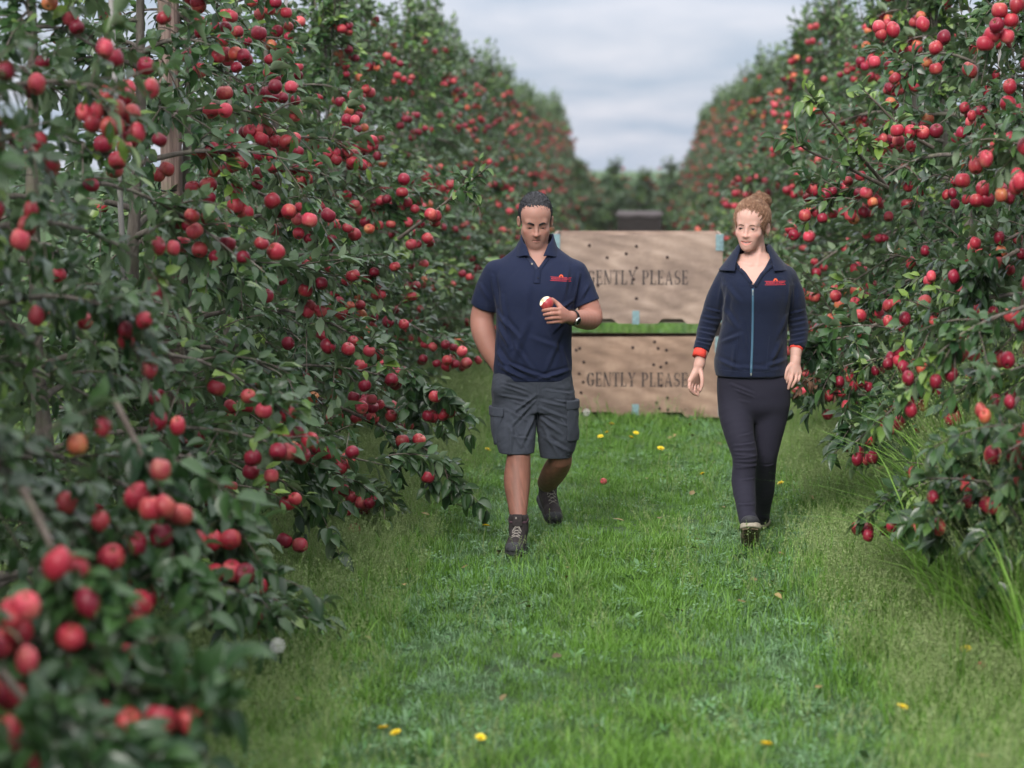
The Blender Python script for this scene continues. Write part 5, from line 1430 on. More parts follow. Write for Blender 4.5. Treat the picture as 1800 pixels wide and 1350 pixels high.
    # hair
    def hair(P):
        Q=[sum(R[j][i]*(P[j]-O[j]) for j in range(3)) for i in range(3)]
        d=ell(Q,(0,.018,.038),(.0825,.1015,.0985)); 
        d=smin(d,seg(Q,(0,.05,-.02),(0,.075,.03),.062,.06),.02)
        d=smax(d,-ell(Q,(0,-.112,.008),(.060,.090,.0845)),.006)
        cut=np.maximum(Q[1]+.036+.10*np.clip(Q[2]-.03,0,1),Q[2]-.068); d=smax(d,-cut,.010)
        d=smax(d,-(Q[2]+.014+.85*np.clip(Q[1]-.012,0,.075)),.004)
        n=.0016*np.sin(Q[0]*420+3*np.sin(Q[2]*160))*np.sin(Q[2]*380+2*np.sin(Q[1]*200))+.0013*np.sin(Q[1]*520+Q[0]*300+2*np.sin(Q[2]*240))
        return d+n
    Vr,Fr=field_mesh(hair,(O[0]-.10,-.13,O[2]-.11),(O[0]+.10,.16,O[2]+.15),.0026,0); p.add('hair',Vr,Fr,M_HAIR_M)
    # short tufts of hair
    r=np.random.default_rng(4); Nr=vnormals(Vr,Fr); Ql=(Vr-O)@R; ok=np.where((Nr[:,1]<.7)&(Ql[:,2]>-.01))[0]; pk=r.choice(ok,2600); tp_=[]
    for i in pk:
        d=Nr[i]*.28+np.array([r.normal(0,.5),-.35+r.normal(0,.4),.25+r.normal(0,.3)]); d/=np.linalg.norm(d); L=r.uniform(.005,.010); s=np.cross(d,r.normal(0,1,3)); s/=np.linalg.norm(s)
        tp_.append((Vr[i]-Nr[i]*.001,d,L,s))
    V2=[];F2=[]
    for b0,d,L,s in tp_:
        k=len(V2); V2+= [b0-s*.0009,b0+s*.0009,b0+d*L*.6+s*.0007+np.array([0,0,-.001]),b0+d*L,b0+d*L*.6-s*.0007]; F2.append((k,k+1,k+2)); F2.append((k,k+2,k+4)); F2.append((k+4,k+2,k+3))
    o=link('hair_tufts',mesh_np('hair_tufts',V2,F2,[M_HAIR_M]),p.root); o['kind']='stuff'
    # ---- shorts
    PR=[row(722,872,1008,.0,.118),row(700,866,1010,.005,.125),row(680,866,1008,.005,.126),row(650,868,1004,.005,.122)]
    RL=[row(796,877,939,-.125,.088),row(775,871,941,-.10,.094),row(745,866,943,-.06,.104),row(715,866,945,-.02,.112),row(690,870,945,.0,.11)]
    LL=[row(804,950,1006,-.01,.088),row(780,946,1013,-.01,.096),row(745,943,1014,-.01,.104),row(715,940,1011,0,.11),row(690,935,1006,.0,.11)]
    zR=RL[0][0];zL=LL[0][0]
    def shorts(P):
        l=stack(P,RL,2.2); r_=stack(P,LL,2.2)
        l=smax(l,-np.maximum(stack(P,[(z-.03,a,b_,c_,d_) for z,a,b_,c_,d_ in RL],2.2)+.011,P[2]-zR-.03),.002)
        r_=smax(r_,-np.maximum(stack(P,[(z-.03,a,b_,c_,d_) for z,a,b_,c_,d_ in LL],2.2)+.011,P[2]-zL-.03),.002)
        d=smin(l,r_,.006); d=smin(d,stack(P,PR,2.3),.02)
        d=smin(d,ell(P,W(886,683,-.055),(.055,.075,.075)),.03)   # the hand inside the pocket
        return d
    a=W(850,812,0);e=W(1025,648,0)
    def pocket_region(P,c,h,R=None): return box_f(P,c,h,R,.006)
    V,F=field_mesh(shorts,(a[0],-.25,a[2]),(e[0],.16,e[2]),.005,2); N=vnormals(V,F)
    V=creases2(V,N,[c(945,690,905,720,.007,.005),c(942,700,900,745,.007,.005),c(945,715,920,775,.009,.005),c(950,700,1000,712,.007,.005),c(950,712,1005,735,.007,.005),c(948,728,990,760,.008,.005),
        c(880,690,935,700,.006,.004),c(886,675,930,690,.006,.005),c(884,668,925,680,.006,.004),c(960,682,1005,690,.006,.004),c(898,745,930,790,.009,.005),c(960,765,1000,790,.009,.005),c(955,745,985,800,.009,.004),c(890,715,930,735,.007,.004),c(900,760,935,765,.006,.003),c(985,730,1010,760,.006,.004),c(905,735,900,790,.008,.004),
        c(900,700,938,712,.005,.003),c(955,725,1003,748,.005,.003),c(975,700,1008,705,.005,.003)])
    V1=wrinkle(V,N,.0034,70,8,(1,1,1.4)); V1=wrinkle(V1,N,.0018,150,18,(1,1,1.8)); k_=np.clip((V[:,2]-zR-.012)/.03,0,1)[:,None]; V=V*(1-k_)+V1*k_
    so=p.add('cargo_shorts',V,F,M_SHORTS); sb=bvh(V,F)
    for nm,cx,cy_,w,h,rz in (('l',873,745,.040,.090,0),('r',1010,738,.035,.10,0)):
        cc=W(cx,cy_,0)
        fn=lambda P:smax(smax(shorts(P)-.010,-(shorts(P)+.006),.003),box_f(P,(cc[0],-.02 if nm=='l' else .01,cc[2]),(w,.125,h),None,.012),.004)
        Vp,Fp=field_mesh(fn,(cc[0]-.08,-.2,cc[2]-.12),(cc[0]+.08,.15,cc[2]+.12),.005,1); Np=vnormals(Vp,Fp); Vp=wrinkle(Vp,Np,.003,90,5)
        po=p.add('cargo_pocket',Vp,Fp,M_SHORTS,parent=so)
        fl=lambda P:smax(smax(shorts(P)-.0145,-(shorts(P)-.000),.003),box_f(P,(cc[0],-.02 if nm=='l' else .01,cc[2]+h-.02),(w+.003,.128,.022),None,.006),.003)
        Vp,Fp=field_mesh(fl,(cc[0]-.08,-.2,cc[2]+.03),(cc[0]+.08,.15,cc[2]+.12),.005,1); p.add('pocket_flap',Vp,Fp,M_SHORTS,parent=po)
    seam(sb,[q(942,672),q(943,690),q(945,722)],.0012,M_SEAMG,'fly_seam',so); seam(sb,[q(948,672),q(950,690),q(947,708)],.0009,M_SEAMG,'fly_seam',so)
    seam(sb,[q(879,786),q(910,790),q(937,788)],.0009,M_SEAMG,'hem_seam',so); seam(sb,[q(953,796),q(980,798),q(1004,793)],.0009,M_SEAMG,'hem_seam',so)
    seam(sb,[q(876,662),q(884,680),q(893,668)],.0014,M_SEAMG,'pocket_edge',so)
    # ---- socks, boots
    for A_,Mx in ((ankR,Mf),(ankL,Mb)):
        up=np.array(Mx.to_3x3()@Vector((0,0,1))) if Mx is Mb else np.array([0,.06,1])
        t0=A_-up*.03; t1=A_+up*.038; V2,F2=tube_np([t0,A_,A_+up*.02,t1,t1+up*.004],[.041,.041,.0405,.041,.038],16); link('sock',mesh_np('sock',V2,F2,[M_SOCK]),p.root)
    boot(p,Mf,'man'); boot(p,Mb,'man')
    # ---- watch
    ax=(W(1020,561,-.115)-wrL); ax/=np.linalg.norm(ax); wc=wrL+ax*.012
    u=np.cross(ax,[0,0,1]); u/=np.linalg.norm(u); v=np.cross(ax,u)
    pts=[wc+(u*math.cos(t)*.0385+v*math.sin(t)*.0395) for t in np.linspace(0,6.283,30)]
    wt=None
    g=Geo()
    for k in range(28):
        t=6.283*k/28; c_=wc+(u*math.cos(t)*.0375+v*math.sin(t)*.0385); tt=-u*math.sin(t)+v*math.cos(t); nn=u*math.cos(t)+v*math.sin(t)
        g.box(c_,(.019,.0075,.0035),np.array([ax,tt,nn]).T,bev=.0006)
    wt=g.obj('watch_strap',M_STEEL,p.root)
    nn=(-np.array([0,1,0])*.8+u*0+np.array([.35,0,-.25])); nn-=ax*(nn@ax); nn/=np.linalg.norm(nn); tt=np.cross(nn,ax); c_=wc+nn*.040
    Mw=Matrix(((ax[0],tt[0],nn[0],c_[0]),(ax[1],tt[1],nn[1],c_[1]),(ax[2],tt[2],nn[2],c_[2]),(0,0,0,1)))
    Geo().lathe([(.019,-.006),(.0205,-.003),(.0205,.003),(.0175,.0045),(.0172,.003)],24,0,Mw).obj('watch_case',M_BEZEL,wt,True)
    Geo().lathe([(.0171,.0),(.0171,.0036),(.0001,.0037)],20,0,Mw).obj('watch_dial',M_DIAL,wt,True)
    # ---- the apple he has bitten into
    ac=W(961,533,-.272); Ra=Rm(.5,-.7,.2)
    pr=np.array([(0,.020),(.013,.0265),(.022,.0275),(.0305,.019),(.0352,.004),(.0345,-.010),(.029,-.0225),(.0195,-.0295),(.005,-.0275)])
    def apple(P,bite=True):
        Q=[sum(Ra[j][i]*(P[j]-ac[j]) for j in range(3)) for i in range(3)]
        d=ell(Q,(0,0,0),(.0345,.0345,.0305)); d=smax(d,-ell(Q,(0,0,.034),(.012,.012,.014)),.008); d=smax(d,-ell(Q,(0,0,-.033),(.009,.009,.007)),.006); return d
    bites=[W(953,525,-.293),W(959,519,-.286),W(949,530,-.285)]
    def bite(P):
        d=None
        for bc in bites: q_=ell(P,bc,(.0205,.019,.0185)); d=q_ if d is None else np.minimum(d,q_)
        return d
    def ap(P): return smax(apple(P),-bite(P),.001)
    Va,Fa=field_mesh(ap,tuple(ac-.045),tuple(ac+.045),.0016,0)
    P3=[Va[:,0],Va[:,1],Va[:,2]]; fc=Va[Fa].mean(1); white=bite([fc[:,0],fc[:,1],fc[:,2]])<.0012
    me=mesh_np('bitten_apple',Va-ac,Fa,[M_APPLE[0],M_FLESH],mat_idx=white.astype(int)); o=link('bitten_apple',me); o.location=Vector(ac+p.base)
    setp(o,"half-eaten red apple held in the man's hand, white flesh showing",'apple')
    return p
MAN=build_man()
def build_woman():
    Y0=12.05; b=at(1324,965,Y0); p=Person((b[0],Y0,0),Y0); W=p.W; row=p.row
    p.root=empty('person',p.base); setp(p.root,'smiling woman with auburn hair in a bun, navy fleece jacket and dark leggings, walking','person')
    TR=[row(660,1258,1383,.0,.128),row(648,1256,1384,.0,.130),row(610,1260,1383,0,.128),row(580,1266,1384,-.005,.122),row(550,1271,1386,-.012,.122),row(520,1270,1390,-.02,.126),row(495,1266,1394,-.01,.118),row(475,1268,1392,.01,.100),row(460,1280,1378,.02,.082),row(447,1292,1364,.028,.066),row(434,1298,1356,.03,.055)]
    torso=lambda P:stack(P,TR,2.25)
    shR=W(1281,488,.02); shL=W(1381,488,.02)
    RA=[shR,W(1264,520,.03),W(1253,550,.05),W(1244,575,.05),W(1237,600,.02),W(1232,616,-.0)]
    LA=[shL,W(1394,520,.03),W(1399,550,.06),W(1404,575,.06),W(1403,598,.035),W(1400,611,.015)]
    rr=[.058,.056,.053,.050,.042,.0385]
    dR=RA[-1]-RA[-2]; dR/=np.linalg.norm(dR); dL=LA[-1]-LA[-2]; dL/=np.linalg.norm(dL)
    def jacket(P):
        d=torso(P)
        r_=smax(chain(P,RA+[RA[-1]+dR*.04],rr+[.038],.02),plane(P,RA[-1],dR),.003); l_=smax(chain(P,LA+[LA[-1]+dL*.04],rr+[.038],.02),plane(P,LA[-1],dL),.003)
        d=smin(d,r_,.016); d=smin(d,l_,.016)
        d=smax(d,-np.maximum(seg(P,RA[-1]-dR*.02,RA[-1]+dR*.1,.030),-plane(P,RA[-1]-dR*.02,dR)),.002)
        d=smax(d,-np.maximum(seg(P,LA[-1]-dL*.02,LA[-1]+dL*.1,.030),-plane(P,LA[-1]-dL*.02,dL)),.002)
        a=W(1324,505,-.13); z=P[2]-a[2]; top=W(1324,455,0)[2]-a[2]
        w=np.clip(z/top,0,1.5)**.9*.082
        v=np.maximum(np.abs(P[0]-a[0]-.0*z)-w,P[1]-.03); d=smax(d,-np.maximum(v,-z),.003)
        nk=chain(P,[W(1327,472,.06),W(1327,420,.03)],[.080,.060],.01); return smax(d,-nk,.004)
    lo=W(1205,664,0);hi=W(1430,428,0)
    V,F=field_mesh(jacket,(lo[0],-.17,lo[2]),(hi[0],.17,hi[2]),.005,2); N=vnormals(V,F)
    c=lambda x0,y0,x1,y1,w,a:(W(x0,y0),W(x1,y1),w,a*1.9)
    L=[c(1272,540,1295,575,.011,.005),c(1385,545,1365,590,.011,.005),c(1268,600,1300,585,.010,.005),c(1262,630,1300,645,.010,.006),c(1345,640,1380,630,.010,.006),c(1275,500,1300,530,.012,.004),c(1300,560,1310,620,.014,.004),c(1370,600,1350,640,.012,.005),c(1292,600,1285,650,.010,.004),
       c(1268,500,1262,545,.010,.005),c(1392,500,1390,560,.009,.005),c(1290,640,1370,648,.010,.003),c(1277,515,1272,560,.010,.005),c(1384,500,1379,545,.010,.005)]
    for i,y in enumerate((545,557,567,577,586,595,603)):
        x=float(np.interp(y,[545,616],[1254,1233])); L.append(c(x-15,y-3+2*(i%2),x+15,y+4,.0055,.0042))
    for i,y in enumerate((548,560,570,579,588,596,603)):
        x=float(np.interp(y,[545,575,611],[1399,1404,1400])); L.append(c(x-14,y+4,x+14,y-3+2*(i%2),.0055,.0042))
    V=creases2(V,N,L); V=wrinkle(V,N,.0036,34,14); V=wrinkle(V,N,.0012,110,15)
    ja=p.add('fleece_jacket',V,F,M_FLEECE); jt=bvh(V,F)
    q=lambda x,y:(W(x,y,-.12)[0],W(x,y,-.12)[2])
    # stand collar laid open
    def collar(P):
        zt=W(0,427,0)[2]; zb=W(0,470,0)[2]; t=np.clip((zt-P[2])/(zt-zb),-.2,1.2)
        cx=W(1326,440,0)[0]; cy=.030-.02*t; tt=np.clip(t,0,1.3)
        rx=.074+.092*tt**1.1; ry=.066+.062*tt**1.2
        k=np.sqrt(((P[0]-cx)/rx)**2+((P[1]-cy)/ry)**2); d=np.abs((k-1)*np.minimum(rx,ry))-.006
        front=np.clip(-(P[1]-cy)/.07,0,1)
        d=smax(d,np.maximum(zb-P[2]-.006,P[2]-zt+.012*front),.004)
        w=.062+.040*np.clip(tt-.1,0,1)*1.0-.02*np.clip(tt-.8,0,1)
        return smax(d,-np.maximum(np.abs(P[0]-cx+.004)-w,P[1]-cy+.01),.004)
    a=W(1255,476,0);e=W(1397,424,0)
    Vc,Fc=field_mesh(collar,(a[0],-.14,a[2]),(e[0],.13,e[2]),.0036,2); co=p.add('collar',Vc,Fc,M_FLEECE,parent=ja)
    for s,pts in ((-1,[q(1284,462),q(1297,470),q(1309,481),q(1323,503)]),(1,[q(1368,462),q(1354,470),q(1340,482),q(1326,503)])):
        ribbon(jt,pts,.018,M_FLEECE,'lapel',ja,.004,.006,18)
    ribbon(jt,[q(1323,507),q(1323,560),q(1322,610),q(1320,657)],.011,M_ZIP,'zip',ja,.0015,.0025,40)
    seam(jt,[q(1320.5,507),q(1320.5,560),q(1319.5,610),q(1317.5,657)],.0014,M_SEAM,'zip_seam',ja); seam(jt,[q(1325.5,507),q(1325.5,560),q(1324.5,610),q(1322.5,657)],.0014,M_SEAM,'zip_seam',ja)
    for x,y,h in ((1323,511,.018),(1320,657,.008)):
        X,Z=q(x,y); yy=drape(jt,X,Z,.005)
        if yy is not None: g=Geo(); g.box((0,0,0),(.007,.004,.010),bev=.001); g.box((0,-.001,-h*.7),(.0045,.0025,h),bev=.001); g.obj('zip_pull',M_BEZEL,ja,False,(X,yy,Z))
    for pts in ([q(1297,585),q(1296,600),q(1294,650)],[q(1353,590),q(1350,610),q(1347,650)],[q(1260,650),q(1300,654),q(1340,654),q(1381,648)],[q(1268,487),q(1276,520),q(1273,548)],[q(1390,490),q(1385,520),q(1387,548)],[q(1264,480),q(1290,487)]):
        seam(jt,pts,.0011,M_SEAML,'stitch_line',ja)
    X,Z=q(1363,497.5); logo(jt,ja,X,Z,.096,0)
    # cuffs
    for A,d,e0,e1,nm in ((RA,dR,-.006,.038,1),(LA,dL,-.006,.013,0)):
        t0=A[-1]+d*e0;t1=A[-1]+d*e1; V2,F2=tube_np([t0,(t0+t1)/2,t1,t1-d*.001],[.0335,.0345,.0340,.029],18); link('red_cuff',mesh_np('red_cuff',V2,F2,[M_RED]),p.root)
    # ---- head
    R=Rm(0,0,-.31)@Rm(.12,.05,0)
    eyes=W(1312,402,-.03); O=eyes-R@np.array([0,-.085,-.003]); O[1]=.005
    def hd(P):
        Q=[sum(R[j][i]*(P[j]-O[j]) for j in range(3)) for i in range(3)]
        d=head_field(Q,'woman')
        for s in (-1,1): d=smax(d,-ell(Q,(s*.0315,-.0885,-.0035),(.0118,.008,.0024)),.0015)
        nk=chain(P,[R@np.array([0,.036,-.055])+O,W(1328,440,.036),W(1328,462,.03)],[.050,.050,.062],.02)
        for s in (-1,1): nk=smin(nk,seg(P,R@np.array([s*.045,.02,-.05])+O,W(1327+s*5,466,-.045),.008,.007),.018)
        d=smin(d,nk,.022); d=smin(d,np.maximum(torso(P)+.012,P[2]-W(0,444,0)[2]),.02)
        for s in (-1,1): d=smin(d,seg(P,W(1327+s*6,466,-.052),W(1327+s*32,462,-.03),.008,.008),.012)
        return d
    lo=W(1290,520,0)
    Vh,Fh=field_mesh(hd,(O[0]-.11,-.16,lo[2]),(O[0]+.11,.14,O[2]+.14),.0026,1)
    Q=(Vh-O)@R; pig=head_pigment(Q,'woman'); ht=bvh(Q,Fh); parts=[(Vh,Fh)]; pigs=[pig]
    def limb(fn,lo,hi,h,pg=(1,1,1),rel=1):
        V,F=field_mesh(fn,lo,hi,h,rel); parts.append((V,F)); pigs.append(np.tile(pg,(len(V),1)))
    # right hand (hangs beside the crates), half closed
    wr=W(1230,640,-.01)
    def handR(P):
        d=chain(P,[RA[-2],W(1234,620,0),W(1229,640,-.01)],[.034,.029,.024],.01)
        K=[W(1213,669,-.035),W(1217,672,-.02),W(1222,673,-.003),W(1227,672,.012)]
        m=None
        for k in K:
            s_=seg(P,wr,k,.019,.0125); m=s_ if m is None else smin(m,s_,.014)
        d=smin(d,m,.014)
        Fg=[[K[0],W(1212,682,-.045),W(1218,690,-.030),W(1227,695,-.015)],[K[1],W(1215,685,-.035),W(1220,692,-.018),W(1227,692,-.004)],[K[2],W(1221,686,-.018),W(1224,691,-.002),W(1229,688,.008)],[K[3],W(1227,683,-.0),W(1229,688,.01),W(1232,684,.018)]]
        for f,r0 in zip(Fg,(.0092,.0095,.0090,.0080)): d=smin(d,chain(P,f,[r0,r0*.92,r0*.85,r0*.72],.003),.003)
        d=smin(d,chain(P,[W(1231,650,-.025),W(1234,664,-.045),W(1234,676,-.050),W(1231,686,-.052)],[.012,.0105,.009,.0072],.006),.006)
        return d
    a=W(1204,703,0);e=W(1252,612,0); limb(handR,(a[0],-.09,a[2]),(e[0],.06,e[2]),.0028)
    wl=W(1398,634,-.01)
    def handL(P):
        d=chain(P,[LA[-2],W(1400,612,.01),wl],[.034,.030,.024],.01)
        K=[W(1387,652,-.040),W(1393,656,-.042),W(1400,657,-.034),W(1406,655,-.022)]; m=None
        for k in K:
            s_=seg(P,wl,k,.018,.0115); m=s_ if m is None else smin(m,s_,.012)
        d=smin(d,m,.012)
        Fg=[[K[0],W(1386,662,-.048),W(1384,668,-.048),W(1382,674,-.042)],[K[1],W(1391,667,-.056),W(1388,675,-.056),W(1386,683,-.050)],[K[2],W(1399,667,-.050),W(1396,673,-.052),W(1392,680,-.046)],[K[3],W(1405,664,-.036),W(1403,669,-.040),W(1399,674,-.034)]]
        for f,r0 in zip(Fg,(.0088,.0092,.0088,.0078)): d=smin(d,chain(P,f,[r0,r0*.95,r0*.86,r0*.75],.003),.0028)
        d=smin(d,chain(P,[W(1390,641,-.030),W(1384,649,-.045),W(1381,657,-.052),W(1381,665,-.052)],[.011,.0098,.0088,.0072],.006),.006)
        return d
    a=W(1372,690,0);e=W(1418,606,0); limb(handL,(a[0],-.09,a[2]),(e[0],.06,e[2]),.0028)
    core=lambda P:smin(smin(torso(P)+.03,smin(chain(P,RA,[.04,.04,.038,.034,.026,.02],.02),chain(P,LA,[.04,.04,.038,.034,.026,.02],.02),.02),.03),smin(seg(P,W(1300,670,0),W(1308,800,-.12),.06,.04),seg(P,W(1352,670,0),W(1348,800,.03),.06,.04),.03),.03)
    a=W(1225,810,0);e=W(1420,440,0); limb(core,(a[0],-.2,a[2]),(e[0],.15,e[2]),.014)
    Vb,Fb=join_np(parts); p.add('body',Vb,Fb,M_SKIN_F,np.concatenate(pigs))
    for s in (-1,1):
        iris_eye(p,None,(s*.0315,-.0742,-.0035),R,O,(-.14,-1,-.16))
        brow(p,ht,R,O,[(s*x,z) for x,z in ((.013,.0135),(.020,.0160),(.028,.0175),(.036,.0160),(.042,.0125))],.0018,M_HAIR_F,rows=2,sp=.002)
        brow(p,ht,R,O,[(s*x,z) for x,z in ((.0190,-.003),(.024,.0005),(.0315,.0020),(.038,.0008),(.044,-.0035))],.0012,M_LASH,'eyelash',.0008,1)
    # teeth: a curved row, inside the smile
    g=Geo(); n=9
    for i in range(n):
        a=(i-(n-1)/2)*.155; g.box((.030*math.sin(a),-.0935+.030*(1-math.cos(a)),-.0705+.0050*(i/4-1)**2),(.0039,.004,.0062),Rm(0,0,a),bev=.0008)
    g.box((0,-.080,-.0705),(.046,.004,.016),m=1)
    o=g.obj('teeth',[M_TEETH,M_MOUTH],p.root); o.data.transform(Matrix.Translation(Vector(O))@Matrix(R.tolist()).to_4x4())
    g=Geo(); g.lathe([(.0001,-.003),(.003,0),(.0001,.003)],8,0); e=g.obj('earring',M_GOLD,p.root,True); e.location=Vector(R@np.array([.084,.004,-.043])+O)
    # ---- hair
    bun=np.array([.022,.070,.112])
    def hair(P):
        Q=[sum(R[j][i]*(P[j]-O[j]) for j in range(3)) for i in range(3)]
        d=ell(Q,(0,.020,.040),(.0885,.104,.0995)); d=smin(d,seg(Q,(0,.05,-.03),(0,.075,.03),.056,.06),.02)
        d=smax(d,-ell(Q,(.0,-.118,-.012),(.0515,.092,.0745)),.008)
        cut=np.maximum(Q[1]+.060,Q[2]-.035); d=smax(d,-cut,.012)
        d=smax(d,-(Q[2]+.020+.75*np.clip(Q[1]-.0,0,.075)-.25*np.clip(-Q[1]-.02,0,.1)),.006)
        e_=smax(-(ell(Q,(.084,.004,-.020),(.02,.022,.035))),-(ell(Q,(-.084,.004,-.020),(.02,.022,.035))),.001); d=smax(d,e_,.004)
        bn=ell(Q,bun,(.049,.045,.041)); d=smin(d,bn,.016)
        n=.0022*np.sin(Q[0]*260+4*np.sin(Q[2]*60)+Q[1]*120)+.0014*np.sin(Q[2]*330-Q[1]*260+2*np.sin(Q[0]*120))
        return d+n
    Vr,Fr=field_mesh(hair,(O[0]-.12,-.14,O[2]-.12),(O[0]+.15,.18,O[2]+.18),.0030,0); hr=p.add('hair',Vr,Fr,M_HAIR_F)
    r=np.random.default_rng(8); parts=[]; C0=np.array([0,.02,.04]); rad=np.array([.0900,.1055,.101])
    def on(d,k): d=d/np.linalg.norm(d); return C0+d*k/np.sqrt(((d/rad)**2).sum())
    Ql=(Vr-O)@R; cand=np.where((Ql[:,1]<.075)&(np.linalg.norm(Ql-bun,axis=1)>.05)&(Ql[:,2]>-.02))[0]
    for i in r.choice(cand,1100):
        q0=Ql[i]; s0=q0-C0; L0=np.linalg.norm(s0); s0=s0/L0; s1=(bun-C0)/np.linalg.norm(bun-C0); k0=np.sqrt(((s0/rad)**2).sum())*L0+r.uniform(.0,.02); ph=r.uniform(0,6); am=r.uniform(0,.03)
        ln=r.uniform(.35,1.0); P=[]
        for t in np.linspace(0,ln,8):
            d=s0*(1-t)+s1*t+np.cross(s0,s1)*am*math.sin(5*t+ph); P.append(on(d,k0*(1-t)+1.03*t+.012*math.sin(t*6+ph)))
        parts.append(tube_np(P,[.0003]+[.00065]*6+[.0003],3))
    for i in range(300):
        u=r.normal(0,1,3);u/=np.linalg.norm(u); v=np.cross(u,r.normal(0,1,3)); v/=np.linalg.norm(v); k0=r.uniform(.96,1.16); a0=r.uniform(0,6); sp=r.uniform(1.2,3.2)
        P=[bun+(u*math.cos(a0+t)+v*math.sin(a0+t))*np.array([.050,.046,.042])*(k0+.06*math.sin(3*t+a0)) for t in np.linspace(0,sp,9)]
        parts.append(tube_np(P,[.0004]+[.0008]*7+[.0004],3))
    for i in range(260):
        m=r.random()
        if m<.55: b0=np.array([.05+r.normal(0,.018),.055+r.normal(0,.02),-.030+r.normal(0,.02)]); d=np.array([.5,.35,-.75])
        elif m<.75: b0=on(np.array([r.normal(0,.5),r.normal(.2,.5),1]),1.0); d=np.array([r.normal(0,.4),r.normal(.2,.3),.8])
        else: b0=np.array([r.choice([-1,1])*.078,-.035+r.normal(0,.012),.02+r.normal(0,.02)]); d=np.array([0,-.05,-1])
        L=r.uniform(.015,.045); d=d+r.normal(0,.25,3); d/=np.linalg.norm(d); e1=np.cross(d,[.3,.2,1]); e1/=np.linalg.norm(e1); e2=np.cross(d,e1); w=r.uniform(.003,.009); f=r.uniform(3,8)
        P=[b0+d*L*t+(e1*math.cos(f*t)-e1+e2*math.sin(f*t))*w for t in np.linspace(0,1,9)]
        parts.append(tube_np(P,[.0005]*6+[.0004,.0004,.0003],3))
    V2=np.concatenate([v for v,f in parts]); k=0;Fs=[]
    for v,f in parts: Fs.append(f+k); k+=len(v)
    o=link('loose_strands',mesh_np('loose_strands',V2@R.T+O,np.concatenate(Fs),[M_STRAND]),hr); o['kind']='stuff'
    # ---- leggings
    Mf=frame((0,0,0),(-.05,-1,.52),(0,0,1))@Matrix.Scale(1.02,4); Mf=Matrix.Translation(Vector((W(1319,950,-.40)[0],-.38,.048)))@Mf
    ankF=np.array(Mf@Vector((0,.02,.115)))
    fw=np.array([.02,-.9,-.34]); Mb=frame((0,0,0),fw,(0,0,1))@Matrix.Scale(.90,4); tp=np.array(Mb@Vector((0,-.20,0))); toe=np.array([W(1339,948,.30)[0],.30,.01]); Mb=Matrix.Translation(Vector(toe-tp))@Mb
    ankB=np.array(Mb@Vector((0,.02,.12)))
    PR=[row(740,1276,1374,.01,.060),row(718,1267,1386,.01,.108),row(695,1261,1389,.015,.125),row(675,1260,1388,.01,.122),row(652,1262,1382,.005,.11)]
    def legs(P):
        f=chain(P,[W(1296,695,0),W(1294,725,-.03),W(1300,765,-.09),W(1309,800,-.13),W(1308,822,-.14),W(1307,850,-.16),W(1311,885,-.24),W(1314,915,-.31),ankF],[.090,.087,.072,.0625,.058,.0585,.050,.040,.036],.022)
        b_=chain(P,[W(1355,695,.01),W(1354,730,.01),W(1350,768,.01),W(1347,803,.02),W(1345,835,.10),W(1343,862,.17),W(1340,890,.25),W(1338,915,.32),ankB],[.088,.085,.070,.055,.052,.052,.044,.036,.034],.022)
        d=smin(f,b_,.004); return smin(d,stack(P,PR,2.3),.018)
    a=W(1250,960,0);e=W(1398,650,0)
    V,F=field_mesh(legs,(a[0],-.44,.06),(e[0],.52,e[2]),.006,2); N=vnormals(V,F)
    L=[c(1283,672,1322,688,.006,.004),c(1290,681,1322,694,.005,.004),c(1296,700,1316,704,.005,.002)]+[c(1288,y,1330,y-4+3*(i%3),.0042,.0035) for i,y in enumerate((776,784,791,798,803,809,814))]+[c(1300,834,1329,832,.004,.0025),c(1294,873,1326,871,.004,.003),c(1300,905,1327,903,.004,.002),c(1300,918,1326,915,.003,.002),c(1340,819,1362,816,.004,.003),c(1298,760,1325,755,.004,.002)]
    V=creases2(V,N,L); V=wrinkle(V,N,.0008,60,3)
    p.add('leggings',V,F,M_LEG)
    for M_,A_ in ((Mf,ankF),(Mb,ankB)): boot(p,M_,'woman',True)
    return p
WOMAN=build_woman()
